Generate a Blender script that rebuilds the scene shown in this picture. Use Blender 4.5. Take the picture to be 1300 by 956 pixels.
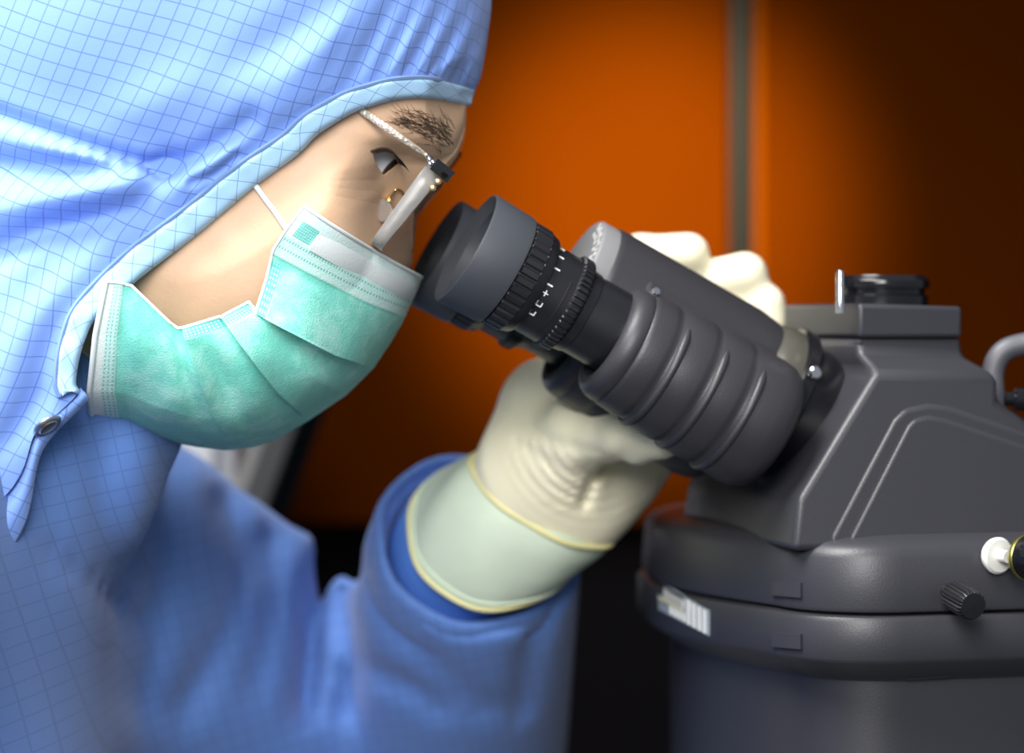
import bpy, bmesh, math
import numpy as np
from mathutils import Vector, Matrix
from mathutils.bvhtree import BVHTree

for o in list(bpy.data.objects):
    bpy.data.objects.remove(o)
SC = bpy.context.scene
COL = SC.collection
rng = np.random.default_rng(7)

# ------------------------------------------------------------------ camera, light, exposure
Z0, D, K = 1.15, 1.0, 0.00028            # optical axis height, focus distance, metres per pixel at Y = 0
F = D / K
CX, CY = 650.0, 410.0                    # principal point on the 1300 x 956 frame
cam_d = bpy.data.cameras.new('camera')
cam = bpy.data.objects.new('camera', cam_d)
COL.objects.link(cam)
cam.location = (0, -D, Z0)
cam.rotation_euler = (math.pi / 2, 0, 0)
cam_d.sensor_width = 36
cam_d.lens = F / 1300 * 36
cam_d.shift_y = -(478 - CY) / 1300
cam_d.clip_start = 0.05
cam_d.dof.use_dof = True
cam_d.dof.focus_distance = D - 0.035
cam_d.dof.aperture_fstop = 6.0
SC.camera = cam

SC.view_settings.view_transform = 'Standard'
SC.view_settings.look = 'None'
SC.view_settings.gamma = 1
SC.view_settings.use_curve_mapping = False
SC.view_settings.exposure = 0.22

world = bpy.data.worlds.new('world')
SC.world = world
world.use_nodes = True
world.node_tree.nodes['Background'].inputs[0].default_value = (0.80, 0.88, 1.0, 1)
world.node_tree.nodes['Background'].inputs[1].default_value = 0.25


def area(name, loc, target, sx, sy, power, color=(1, 1, 1), spread=180):
    d = bpy.data.lights.new(name, 'AREA')
    d.shape = 'RECTANGLE'
    d.size, d.size_y, d.energy, d.color = sx, sy, power, color
    d.spread = math.radians(spread)
    o = bpy.data.objects.new(name, d)
    COL.objects.link(o)
    o.location = loc
    o.rotation_euler = (Vector(target) - Vector(loc)).to_track_quat('-Z', 'Y').to_euler()
    return o


def spot(name, loc, target, power, color, angle, blend, radius):
    d = bpy.data.lights.new(name, 'SPOT')
    d.energy, d.color, d.spot_size, d.spot_blend, d.shadow_soft_size = power, color, math.radians(angle), blend, radius
    o = bpy.data.objects.new(name, d)
    COL.objects.link(o)
    o.location = loc
    o.rotation_euler = (Vector(target) - Vector(loc)).to_track_quat('-Z', 'Y').to_euler()
    return o


area('ceiling_panel_light', (-0.50, -0.32, 2.12), (-0.16, 0.0, 1.15), 0.7, 0.6, 6.6, (1, 0.985, 0.96), 75)
area('front_fill', (-0.16, -0.96, 1.52), (-0.12, 0.03, 1.11), 0.5, 0.5, 1.8, (1.0, 0.985, 0.97), 60)  # soft fill added near the camera to brighten face and mask
spot('amber_glow_spot', (0.10, 0.10, 1.50), (0.085, 0.80, 1.228), 150, (1.0, 0.80, 0.46), 25, 1.0, 0.04)  # added spot, no fixture there; makes the glow on the amber sheets

# ------------------------------------------------------------------ pixel <-> world


def P(px, py, y=0.0):
    s = (D + y) / F
    return Vector(((px - CX) * s, y, Z0 + (CY - py) * s))


def PA(px, py, y):
    px, py, y = np.broadcast_arrays(np.asarray(px, float), np.asarray(py, float), np.asarray(y, float))
    s = (D + y) / F
    return np.stack([(px - CX) * s, y, Z0 + (CY - py) * s], -1)


# ------------------------------------------------------------------ materials
def material(name):
    m = bpy.data.materials.new(name)
    m.use_nodes = True
    return m, m.node_tree, m.node_tree.nodes['Principled BSDF']


def setp(b, **kw):
    for k, v in kw.items():
        k = k.replace('_', ' ')
        if k in b.inputs:
            if hasattr(b.inputs[k].default_value, '__len__') and len(v) == 3:
                v = (*v, 1) if len(b.inputs[k].default_value) == 4 else v
            b.inputs[k].default_value = v


def N(nt, typ, **kw):
    n = nt.nodes.new(typ)
    for k, v in kw.items():
        setattr(n, k, v)
    return n


def math_node(nt, op, a, b=None, clamp=False):
    n = N(nt, 'ShaderNodeMath', operation=op)
    n.use_clamp = clamp
    for i, v in enumerate((a, b)):
        if v is None:
            continue
        if isinstance(v, (int, float)):
            n.inputs[i].default_value = v
        else:
            nt.links.new(v, n.inputs[i])
    return n.outputs[0]


def mix(nt, fac, a, b):
    n = N(nt, 'ShaderNodeMix', data_type='RGBA')
    for s, v in ((n.inputs[0], fac), (n.inputs[6], a), (n.inputs[7], b)):
        if isinstance(v, (int, float)):
            s.default_value = v
        elif isinstance(v, tuple):
            s.default_value = (*v, 1) if len(v) == 3 else v
        else:
            nt.links.new(v, s)
    return n.outputs[2]


def noise(nt, scale, detail=3, coord=None, rough=0.5):
    n = N(nt, 'ShaderNodeTexNoise')
    n.inputs['Scale'].default_value = scale
    n.inputs['Detail'].default_value = detail
    n.inputs['Roughness'].default_value = rough
    if coord is None:
        tc = N(nt, 'ShaderNodeTexCoord')
        coord = tc.outputs['Object']
    nt.links.new(coord, n.inputs['Vector'])
    return n.outputs['Fac']


def bump(nt, b, h, strength, dist=0.001):
    n = N(nt, 'ShaderNodeBump')
    n.inputs['Strength'].default_value = strength
    n.inputs['Distance'].default_value = dist
    nt.links.new(h, n.inputs['Height'])
    nt.links.new(n.outputs[0], b.inputs['Normal'])


def ramp(nt, fac, stops):
    n = N(nt, 'ShaderNodeValToRGB')
    el = n.color_ramp.elements
    while len(el) < len(stops):
        el.new(0.5)
    for e, (p, c) in zip(el, stops):
        e.position = p
        e.color = (*c, 1)
    nt.links.new(fac, n.inputs[0])
    return n.outputs[0]


def plain(name, color, rough=0.5, metal=0.0, bump_scale=0, bump_str=0.2, bump_dist=0.0005, var=0.0, **kw):
    m, nt, b = material(name)
    setp(b, Base_Color=color, Roughness=rough, Metallic=metal, **kw)
    if var:
        f = noise(nt, 60, 4)
        c2 = tuple(min(1, c * (1 + var)) for c in color)
        c1 = tuple(c * (1 - var) for c in color)
        nt.links.new(mix(nt, f, c1, c2), b.inputs['Base Color'])
    if bump_scale:
        bump(nt, b, noise(nt, bump_scale, 2), bump_str, bump_dist)
    return m


def cloth(name, base, line, width=0.055, diag=False, uv=True, cell=0.006, sub=0.0):
    """woven antistatic cloth: a grid of dark threads, from UV (in cells)"""
    m, nt, b = material(name)
    if uv:
        src = N(nt, 'ShaderNodeUVMap').outputs[0]
    else:
        tc = N(nt, 'ShaderNodeTexCoord')
        mp = N(nt, 'ShaderNodeMapping')
        mp.inputs['Scale'].default_value = (1 / cell,) * 3
        mp.inputs['Rotation'].default_value = (0, 0.2, 0)
        nt.links.new(tc.outputs['Object'], mp.inputs[0])
        src = mp.outputs[0]
    sx = N(nt, 'ShaderNodeSeparateXYZ')
    nt.links.new(src, sx.inputs[0])
    U, V = sx.outputs[0], sx.outputs[1 if uv else 2]
    if diag:
        U, V = math_node(nt, 'ADD', U, V), math_node(nt, 'SUBTRACT', U, V)
    ls = []
    for c in (U, V):
        f = math_node(nt, 'FRACT', c)
        f = math_node(nt, 'ABSOLUTE', math_node(nt, 'SUBTRACT', f, 0.5))
        f = math_node(nt, 'SUBTRACT', f, 0.5 - width)
        ls.append(math_node(nt, 'DIVIDE', f, width, True))
    ln = math_node(nt, 'MAXIMUM', ls[0], ls[1])
    ln = math_node(nt, 'MULTIPLY', ln, 0.8)
    n = noise(nt, 25, 3)
    c2 = tuple(min(1, c * 1.08) for c in base)
    c1 = tuple(c * 0.92 for c in base)
    nt.links.new(mix(nt, ln, mix(nt, n, c1, c2), line), b.inputs['Base Color'])
    setp(b, Roughness=0.75, Sheen_Weight=0.2, Sheen_Roughness=0.5, Specular_IOR_Level=0.25)
    bump(nt, b, noise(nt, 900, 2), 0.15, 0.0003)
    return m


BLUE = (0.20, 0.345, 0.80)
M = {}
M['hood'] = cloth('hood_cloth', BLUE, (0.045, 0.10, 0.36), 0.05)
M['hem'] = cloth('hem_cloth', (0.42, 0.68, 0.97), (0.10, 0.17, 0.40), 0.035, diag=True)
M['coverall'] = cloth('shaded_coverall_cloth', (0.105, 0.215, 0.54), (0.075, 0.155, 0.41), 0.07, uv=False, cell=0.0062)  # same blue cloth as the hood, colour darkened to carry the chest's shade
M['collar'] = cloth('collar_cloth', BLUE, (0.045, 0.10, 0.36), 0.05)
M['inner_cuff'] = plain('inner_cuff_cloth', (0.10, 0.27, 0.75), 0.8, bump_scale=200, bump_str=0.3)

# skin
m, nt, b = material('skin')
f1, f2 = noise(nt, 45, 4), noise(nt, 700, 3)
c = mix(nt, f1, (0.61, 0.39, 0.24), (0.71, 0.48, 0.325))
nt.links.new(c, b.inputs['Base Color'])
setp(b, Roughness=0.5, Subsurface_Weight=0.15, Subsurface_Scale=0.004, Subsurface_Radius=(1, 0.35, 0.2), Specular_IOR_Level=0.35)
bump(nt, b, f2, 0.18, 0.0006)
M['skin'] = m
M['lash'] = plain('hair_dark', (0.015, 0.010, 0.008), 0.5)
M['brow'] = plain('brow_hair', (0.085, 0.055, 0.036), 0.6)

# latex
m, nt, b = material('latex_glove')
c = mix(nt, noise(nt, 30, 3), (0.90, 0.83, 0.58), (0.95, 0.90, 0.69))
nt.links.new(c, b.inputs['Base Color'])
setp(b, Roughness=0.42, Subsurface_Weight=0.2, Subsurface_Scale=0.006, Subsurface_Radius=(1, 0.8, 0.5))
bump(nt, b, noise(nt, 260, 3), 0.15, 0.0006)
M['latex'] = m
M['cuff'] = plain('glove_cuff_latex', (0.66, 0.76, 0.60), 0.45, bump_scale=120, bump_str=0.25, bump_dist=0.001, var=0.06)
M['bead'] = plain('glove_bead', (0.80, 0.74, 0.36), 0.4)


# mask: bands and stitch dots from UV (u side->centre, v top->chin)
def mask_material():
    m, nt, b = material('mask_fabric')
    uv = N(nt, 'ShaderNodeUVMap').outputs[0]
    sx = N(nt, 'ShaderNodeSeparateXYZ')
    nt.links.new(uv, sx.inputs[0])
    U, V = sx.outputs[0], sx.outputs[1]
    white, pale, teal, dark = (0.80, 0.90, 0.87), (0.60, 0.86, 0.80), (0.14, 0.62, 0.50), (0.05, 0.42, 0.34)
    n = noise(nt, 45, 5, rough=0.65)
    body = ramp(nt, n, [(0.34, (0.085, 0.52, 0.42)), (0.50, teal), (0.66, (0.36, 0.80, 0.70))])
    fine = noise(nt, 1400, 2)
    body = mix(nt, math_node(nt, 'MULTIPLY', fine, 0.25), body, (0.5, 0.85, 0.78))
    bands = ramp(nt, V, [(0.0, white), (0.032, (0.66, 0.86, 0.82)), (0.04, (0.74, 0.86, 0.86)), (0.085, (0.76, 0.87, 0.88)),
                         (0.092, (0.50, 0.80, 0.74)), (0.145, (0.55, 0.83, 0.77)), (0.16, (0.55, 0.83, 0.77))])
    isb = math_node(nt, 'LESS_THAN', V, 0.152)
    col = mix(nt, isb, body, bands)
    chin = ramp(nt, V, [(0.0, pale), (0.925, (0.50, 0.82, 0.75)), (0.955, pale), (0.968, white), (1.0, white)])
    isc = math_node(nt, 'GREATER_THAN', V, 0.915)
    col = mix(nt, isc, col, chin)

    def band(x, a, c_):
        return math_node(nt, 'MULTIPLY', math_node(nt, 'GREATER_THAN', x, a), math_node(nt, 'LESS_THAN', x, c_))

    def dots(axis, freq, duty=0.5):
        f = math_node(nt, 'FRACT', math_node(nt, 'MULTIPLY', axis, freq))
        return math_node(nt, 'LESS_THAN', f, duty)
    for v0, v1 in ((0.038, 0.045), (0.098, 0.105), (0.122, 0.129)):
        d = math_node(nt, 'MULTIPLY', band(V, v0, v1), dots(U, 46))
        d = math_node(nt, 'MULTIPLY', d, 0.75)
        col = mix(nt, d, col, (0.10, 0.42, 0.40))
    for v0, v1 in ((0.922, 0.928), (0.937, 0.943), (0.952, 0.958)):
        d = math_node(nt, 'MULTIPLY', band(V, v0, v1), dots(U, 40))
        d = math_node(nt, 'MULTIPLY', d, 0.75)
        col = mix(nt, d, col, (0.12, 0.48, 0.42))
    # welded side strip: pale dots on darker green, ear loop weld patch
    sd = band(U, 0.012, 0.085)
    sd = math_node(nt, 'MULTIPLY', sd, band(V, 0.17, 0.66))
    dd = math_node(nt, 'MULTIPLY', dots(U, 45), dots(V, 70))
    wcol = mix(nt, dd, (0.07, 0.50, 0.41), (0.40, 0.80, 0.70))
    col = mix(nt, math_node(nt, 'MULTIPLY', sd, 0.8), col, wcol)
    pt = math_node(nt, 'MULTIPLY', band(U, 0.06, 0.20), band(V, 0.035, 0.085))
    dd = math_node(nt, 'MULTIPLY', dots(U, 60), dots(V, 130))
    col = mix(nt, math_node(nt, 'MULTIPLY', pt, 0.9), col, mix(nt, dd, (0.10, 0.52, 0.46), (0.35, 0.75, 0.68)))
    nt.links.new(col, b.inputs['Base Color'])
    setp(b, Roughness=0.8, Subsurface_Weight=0.1, Subsurface_Scale=0.003, Sheen_Weight=0.2)
    h = math_node(nt, 'ADD', noise(nt, 1500, 2), math_node(nt, 'MULTIPLY', noise(nt, 90, 4), 1.5))
    bump(nt, b, h, 0.35, 0.0008)
    return m


M['mask'] = mask_material()
M['white_cloth'] = plain('white_cloth', (0.74, 0.80, 0.80), 0.8, bump_scale=900, bump_str=0.2)

# microscope
M['body'] = plain('grey_coated_body', (0.034, 0.034, 0.041), 0.42, bump_scale=1500, bump_str=0.22, bump_dist=0.0003)
M['barrel'] = plain('grey_rubberised_cover', (0.030, 0.029, 0.034), 0.45, bump_scale=1500, bump_str=0.2, bump_dist=0.0003)
M['eyecup'] = plain('grey_eyecup_rubber', (0.045, 0.050, 0.060), 0.55, bump_scale=500, bump_str=0.1)
M['black'] = plain('black_anodised', (0.011, 0.011, 0.014), 0.36, 0.0, bump_scale=900, bump_str=0.05)
M['gloss'] = plain('black_gloss', (0.008, 0.008, 0.010), 0.16)
M['black_cup'] = plain('black_inside', (0.012, 0.012, 0.014), 0.6)
M['cap'] = plain('grey_satin_cap', (0.20, 0.20, 0.205), 0.5)
M['mark'] = plain('white_marking', (0.80, 0.80, 0.78), 0.5)
M['chrome'] = plain('chrome', (0.85, 0.85, 0.87), 0.12, 1.0)
M['snap'] = plain('brushed_snap_metal', (0.62, 0.62, 0.64), 0.28, 1.0)
M['gold'] = plain('gold_wire', (0.90, 0.68, 0.32), 0.2, 1.0)
M['ivory'] = plain('ivory_knob', (0.85, 0.84, 0.78), 0.35)
M['brass'] = plain('brass_edge', (0.55, 0.50, 0.12), 0.3, 1.0)
M['cable'] = plain('grey_cable', (0.10, 0.10, 0.115), 0.45)
M['glass'] = plain('clear_lens', (1, 1, 1), 0.02, Transmission_Weight=1.0, IOR=1.5)
M['frost'] = plain('frosted_lens_edge', (0.50, 0.49, 0.47), 0.28, Transmission_Weight=0.6, IOR=1.45, bump_scale=300, bump_str=0.2)
M['dark_glass'] = plain('coated_ocular_glass', (0.01, 0.012, 0.02), 0.06)
M['silicone'] = plain('clear_nose_pad', (0.9, 0.85, 0.8), 0.15, Transmission_Weight=0.85, IOR=1.4)
m, nt, b = material('glitter_temple')
v = N(nt, 'ShaderNodeTexVoronoi')
v.inputs['Scale'].default_value = 900
tc = N(nt, 'ShaderNodeTexCoord')
nt.links.new(tc.outputs['Object'], v.inputs['Vector'])
nt.links.new(ramp(nt, v.outputs['Distance'], [(0.2, (0.86, 0.80, 0.70)), (0.6, (0.55, 0.47, 0.38))]), b.inputs['Base Color'])
setp(b, Roughness=0.28, Metallic=0.45)
bump(nt, b, v.outputs['Distance'], 0.6, 0.0006)
M['temple'] = m

# eye
m, nt, b = material('eyeball')
tc = N(nt, 'ShaderNodeTexCoord')
sx = N(nt, 'ShaderNodeSeparateXYZ')
nt.links.new(tc.outputs['Object'], sx.inputs[0])
col = ramp(nt, math_node(nt, 'DIVIDE', sx.outputs[2], 0.012), [(0.0, (0.80, 0.82, 0.86)), (0.84, (0.75, 0.77, 0.82)), (0.87, (0.03, 0.018, 0.012)), (0.97, (0.02, 0.012, 0.010)), (0.98, (0.003, 0.003, 0.003))])
nt.links.new(col, b.inputs['Base Color'])
setp(b, Roughness=0.15, Specular_IOR_Level=0.25)
M['eye'] = m

# room
m, nt, b = material('amber_acrylic')
c = mix(nt, noise(nt, 7, 3), (0.060, 0.0112, 0.0001), (0.070, 0.0140, 0.0002))
nt.links.new(c, b.inputs['Base Color'])
setp(b, Roughness=0.55, Specular_IOR_Level=0.0)
M['amber'] = m
M['mullion'] = plain('grey_aluminium', (0.006, 0.0075, 0.009), 0.5, 0.0, Specular_IOR_Level=0.05)
M['mullion_dark'] = plain('dark_gasket', (0.003, 0.005, 0.006), 0.5, Specular_IOR_Level=0.1)
M['dark_wall'] = plain('dark_wall_paint', (0.006, 0.005, 0.006), 0.7, var=0.1, Specular_IOR_Level=0.05)
M['floor'] = plain('grey_vinyl_floor', (0.22, 0.23, 0.24), 0.4, var=0.08)
M['bench'] = plain('dark_bench_top', (0.05, 0.05, 0.055), 0.4)
M['white'] = plain('white_enamel', (0.80, 0.81, 0.84), 0.4)
M['post'] = plain('brushed_grey_post', (0.24, 0.235, 0.22), 0.45, 0.3)


# ------------------------------------------------------------------ object helpers
def root_offset(p):
    v = Vector((0, 0, 0))
    while p is not None:
        v += p.location
        p = p.parent
    return v


def link(name, me, mat, parent=None):
    o = bpy.data.objects.new(name, me)
    COL.objects.link(o)
    if mat:
        me.materials.append(mat)
    if parent is not None:
        o.parent = parent
    return o


def mesh(name, V, Fc, mat, parent=None, smooth=True, sharp=None, uv=None, bevel=0, seg=2, fix=True, solid=0):
    """world-space vertices -> an object (child vertices are made relative to the parent chain)"""
    off = np.array(root_offset(parent))
    V = np.asarray(V, float).reshape(-1, 3) - off
    me = bpy.data.meshes.new(name)
    me.from_pydata(V.tolist(), [], [list(map(int, f)) for f in Fc])
    if uv is not None:
        ly = me.uv_layers.new(name='UVMap')
        li = np.empty(len(me.loops), dtype=np.int32)
        me.loops.foreach_get('vertex_index', li)
        ly.data.foreach_set('uv', np.asarray(uv, dtype=np.float32)[li].ravel())
    if fix:
        bm = bmesh.new()
        bm.from_mesh(me)
        bmesh.ops.recalc_face_normals(bm, faces=bm.faces)
        bm.to_mesh(me)
        bm.free()
    me.polygons.foreach_set('use_smooth', [smooth] * len(me.polygons))
    if sharp:
        me.set_sharp_from_angle(angle=math.radians(sharp))
    o = link(name, me, mat, parent)
    if bevel:
        md = o.modifiers.new('bevel', 'BEVEL')
        md.width, md.segments, md.limit_method, md.angle_limit = bevel, seg, 'ANGLE', math.radians(25)
        md.harden_normals = False
    if solid:
        md = o.modifiers.new('solid', 'SOLIDIFY')
        md.thickness, md.offset = solid, 0
    return o


def empty(name, loc, label, cat, group=None):
    o = bpy.data.objects.new(name, None)
    COL.objects.link(o)
    o.location = loc
    o.empty_display_size = 0.05
    tag(o, label, cat, group)
    return o


def tag(o, label, cat=None, group=None):
    o['label'] = label
    if cat:
        o['category'] = cat
    if group:
        o['group'] = group
    return o


def grid_faces(nu, nv, closed_u=False, closed_v=False):
    i, j = np.meshgrid(np.arange(nu if closed_u else nu - 1), np.arange(nv if closed_v else nv - 1), indexing='ij')
    i2, j2 = (i + 1) % nu, (j + 1) % nv
    return np.stack([i * nv + j, i2 * nv + j, i2 * nv + j2, i * nv + j2], -1).reshape(-1, 4)


def revolve(name, prof, O, ax, mat, parent, n=64, up=None, mod=None, sharp=35, caps=True):
    """prof: [(t, r)] along ax from O"""
    ax = Vector(ax).normalized()
    up = Vector(up or (0.13, 0.2, 0.97))
    e1 = (up - ax * up.dot(ax)).normalized()
    e2 = ax.cross(e1)
    th = np.arange(n) * 2 * math.pi / n
    V = []
    for t, r in prof:
        rr = np.full(n, r) if mod is None else r + mod(t, th)
        c = np.array(O) + np.array(ax) * t
        V.append(c + np.outer(rr * np.cos(th), e1) + np.outer(rr * np.sin(th), e2))
    V = np.array(V)
    Fc = grid_faces(len(prof), n, closed_v=True).tolist()
    V = V.reshape(-1, 3)
    if caps:
        Fc.append(list(range(n)))
        k = (len(prof) - 1) * n
        Fc.append(list(range(k, k + n)))
    return mesh(name, V, Fc, mat, parent, sharp=sharp)


def tube(name, pts, r, mat, parent, n=10, flat=1.0, flat_dir=None, caps=True):
    pts = [Vector(p) for p in pts]
    rs = r if hasattr(r, '__len__') else [r] * len(pts)
    V = []
    prev = None
    for i, p in enumerate(pts):
        t = (pts[min(i + 1, len(pts) - 1)] - pts[max(i - 1, 0)]).normalized()
        ref = Vector(flat_dir) if flat_dir else (prev if prev else Vector((0.3, 1, 0.2)))
        e1 = (ref - t * ref.dot(t)).normalized()
        prev = e1
        e2 = t.cross(e1)
        for k in range(n):
            a = 2 * math.pi * k / n
            V.append(p + e1 * (math.cos(a) * rs[i] * flat) + e2 * (math.sin(a) * rs[i]))
    Fc = grid_faces(len(pts), n, closed_v=True).tolist()
    if caps:
        Fc += [list(range(n)), list(range((len(pts) - 1) * n, len(pts) * n))]
    return mesh(name, V, Fc, mat, parent, sharp=50)


def spline(pts, m=8):
    """Catmull-Rom through points"""
    p = np.array([tuple(q) for q in pts], float)
    p = np.vstack([2 * p[0] - p[1], p, 2 * p[-1] - p[-2]])
    out = []
    for i in range(1, len(p) - 2):
        for k in range(m):
            t = k / m
            a, b_, c_, d = p[i - 1], p[i], p[i + 1], p[i + 2]
            out.append(0.5 * (2 * b_ + (c_ - a) * t + (2 * a - 5 * b_ + 4 * c_ - d) * t * t + (3 * b_ - a - 3 * c_ + d) * t ** 3))
    out.append(p[-2])
    return np.array(out)


def hull_mesh(name, pts, mat, parent, bevel=0, seg=2):
    bm = bmesh.new()
    off = root_offset(parent)
    for p in pts:
        bm.verts.new(Vector(p) - off)
    bmesh.ops.convex_hull(bm, input=bm.verts)
    bmesh.ops.dissolve_limit(bm, angle_limit=0.02, verts=bm.verts, edges=bm.edges)
    me = bpy.data.meshes.new(name)
    bm.to_mesh(me)
    bm.free()
    me.polygons.foreach_set('use_smooth', [True] * len(me.polygons))
    o = link(name, me, mat, parent)
    if bevel:
        md = o.modifiers.new('bevel', 'BEVEL')
        md.width, md.segments, md.limit_method, md.angle_limit = bevel, seg, 'ANGLE', math.radians(20)
    me.set_sharp_from_angle(angle=math.radians(35))
    return o


def box(name, c, s, mat, parent=None, bevel=0.0, rot=0.0):
    V = []
    for x in (-1, 1):
        for y in (-1, 1):
            for z in (-1, 1):
                dx, dy = x * s[0] / 2, y * s[1] / 2
                V.append((c[0] + dx * math.cos(rot) - dy * math.sin(rot), c[1] + dx * math.sin(rot) + dy * math.cos(rot), c[2] + z * s[2] / 2))
    Fc = [(0, 1, 3, 2), (4, 6, 7, 5), (0, 4, 5, 1), (2, 3, 7, 6), (0, 2, 6, 4), (1, 5, 7, 3)]
    return mesh(name, V, Fc, mat, parent, smooth=True, sharp=30, bevel=bevel)


# signed-distance shapes -> one continuous surface (surface nets)
def cone_sdf(p, a, b_, ra, rb, sy=1.0):
    a, b_ = np.array(a, float), np.array(b_, float)
    q = p
    if sy != 1.0:
        s = np.array([1, sy, 1.0])
        q, a, b_ = p * s, a * s, b_ * s
    ab = b_ - a
    t = np.clip(((q - a) @ ab) / max(ab @ ab, 1e-9), 0, 1)
    return np.linalg.norm(q - a - t[:, None] * ab, axis=1) - (ra + (rb - ra) * t)


def smin(a, b_, k):
    h = np.clip(0.5 + 0.5 * (b_ - a) / k, 0, 1)
    return b_ * (1 - h) + a * h - k * h * (1 - h)


def surface(f, lo, hi, h):
    lo, hi = np.array(lo, float), np.array(hi, float)
    n = np.ceil((hi - lo) / h).astype(int) + 1
    ax = [lo[i] + h * np.arange(n[i]) for i in range(3)]
    G = np.stack(np.meshgrid(*ax, indexing='ij'), -1).reshape(-1, 3)
    val = np.concatenate([f(G[i:i + 200000]) for i in range(0, len(G), 200000)]).reshape(n)
    ins = val < 0
    cs = np.zeros((*(n - 1), 3))
    cn = np.zeros(n - 1)
    base = np.stack(np.meshgrid(*[np.arange(k - 1) for k in n], indexing='ij'), -1).astype(float)
    sl = lambda d, a: slice(d, n[a] - 1 + d)
    for a in range(3):
        o1, o2 = [x for x in range(3) if x != a]
        for d1 in (0, 1):
            for d2 in (0, 1):
                s0 = [None] * 3
                s0[a], s0[o1], s0[o2] = sl(0, a), sl(d1, o1), sl(d2, o2)
                s1 = list(s0)
                s1[a] = sl(1, a)
                v0, v1 = val[tuple(s0)], val[tuple(s1)]
                cr = (v0 < 0) != (v1 < 0)
                t = np.where(cr, v0 / np.where(cr, v0 - v1, 1), 0)
                pt = np.zeros((*(n - 1), 3))
                pt[..., a], pt[..., o1], pt[..., o2] = t, d1, d2
                cs += np.where(cr[..., None], pt, 0)
                cn += cr
    act = cn > 0
    idx = -np.ones(n - 1, dtype=int)
    idx[act] = np.arange(act.sum())
    V = lo + h * (base[act] + cs[act] / cn[act][:, None])
    Q = []
    for a in range(3):
        o1, o2 = (a + 1) % 3, (a + 2) % 3
        s = [slice(1, n[i] - 1) for i in range(3)]
        s[a] = slice(0, n[a] - 1)
        s1 = list(s)
        s1[a] = slice(1, n[a])
        i0, i1 = ins[tuple(s)], ins[tuple(s1)]
        w = np.argwhere(i0 != i1)
        if not len(w):
            continue
        fl = i0[i0 != i1]
        w = w + np.array([1 if i != a else 0 for i in range(3)])
        def cell(d1, d2):
            c_ = w.copy()
            c_[:, o1] -= d1
            c_[:, o2] -= d2
            return idx[c_[:, 0], c_[:, 1], c_[:, 2]]
        q = np.stack([cell(1, 1), cell(0, 1), cell(0, 0), cell(1, 0)], -1)
        q[~fl] = q[~fl][:, ::-1]
        Q.append(q)
    return V, np.concatenate(Q)


def polydist(x, y, poly):
    """distance to a polyline, and signed side (positive right of travel)"""
    best = np.full(np.shape(x), 1e9)
    side = np.zeros(np.shape(x))
    for (ax_, ay), (bx, by) in zip(poly[:-1], poly[1:]):
        dx, dy = bx - ax_, by - ay
        t = np.clip(((x - ax_) * dx + (y - ay) * dy) / (dx * dx + dy * dy), 0, 1)
        d = np.hypot(x - ax_ - t * dx, y - ay - t * dy)
        s = np.sign(dx * (y - ay) - dy * (x - ax_))
        u = d < best
        best = np.where(u, d, best)
        side = np.where(u, s, side)
    return best, side


def gauss(x, y, cx, cy, sx, sy, ang=0.0):
    c_, s_ = math.cos(math.radians(ang)), math.sin(math.radians(ang))
    a, b_ = (x - cx) * c_ + (y - cy) * s_, -(x - cx) * s_ + (y - cy) * c_
    return np.exp(-0.5 * ((a / sx) ** 2 + (b_ / sy) ** 2))


def inside_poly(x, y, poly):
    r = np.zeros(np.shape(x), bool)
    n = len(poly)
    for i in range(n):
        (x1, y1), (x2, y2) = poly[i], poly[(i + 1) % n]
        c_ = ((y1 > y) != (y2 > y)) & (x < (x2 - x1) * (y - y1) / (y2 - y1 + 1e-12) + x1)
        r ^= c_
    return r


# ------------------------------------------------------------------ the room
def struct(o):
    o['kind'] = 'structure'
    return o


YW = 0.80
struct(box('floor', (0, 0.2, -0.02), (5, 4.4, 0.04), M['floor']))
wall = struct(box('wall_back', (0, YW + 0.10, 1.35), (5, 0.10, 2.7), M['dark_wall'], bevel=0.002))
wall['label'] = 'dark partition wall behind the microscope holding amber acrylic sheets'


def at_wall(px, y=YW):
    return (px - CX) * (D + y) / F


# amber acrylic sheets set into the partition, either side of the mullion
xa, xb, xc = at_wall(560), at_wall(929), at_wall(956)
for x0, x1 in ((at_wall(330), xb), (xc, at_wall(2300))):
    box('panel', ((x0 + x1) / 2, YW + 0.025, 1.55), (x1 - x0, 0.012, 1.06), M['amber'], wall, bevel=0.002)
trim = struct(box('trim_1', ((at_wall(939) + at_wall(956)) / 2, YW + 0.005, 1.45), (at_wall(956) - at_wall(939), 0.028, 1.9), M['mullion'], bevel=0.003))
trim['label'] = 'grey aluminium mullion between the two amber sheets'
box('gasket', ((at_wall(929) + at_wall(940)) / 2, YW + 0.007, 1.45), (at_wall(940) - at_wall(929), 0.02, 1.9), M['mullion_dark'], trim)

M['amber_edge'] = plain('amber_polished_edge', (0.13, 0.030, 0.0004), 0.5, Specular_IOR_Level=0.0)
box('edge_strip', ((at_wall(957) + at_wall(969)) / 2, YW + 0.014, 1.55), (at_wall(969) - at_wall(957), 0.012, 1.06), M['amber_edge'], trim)

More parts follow.
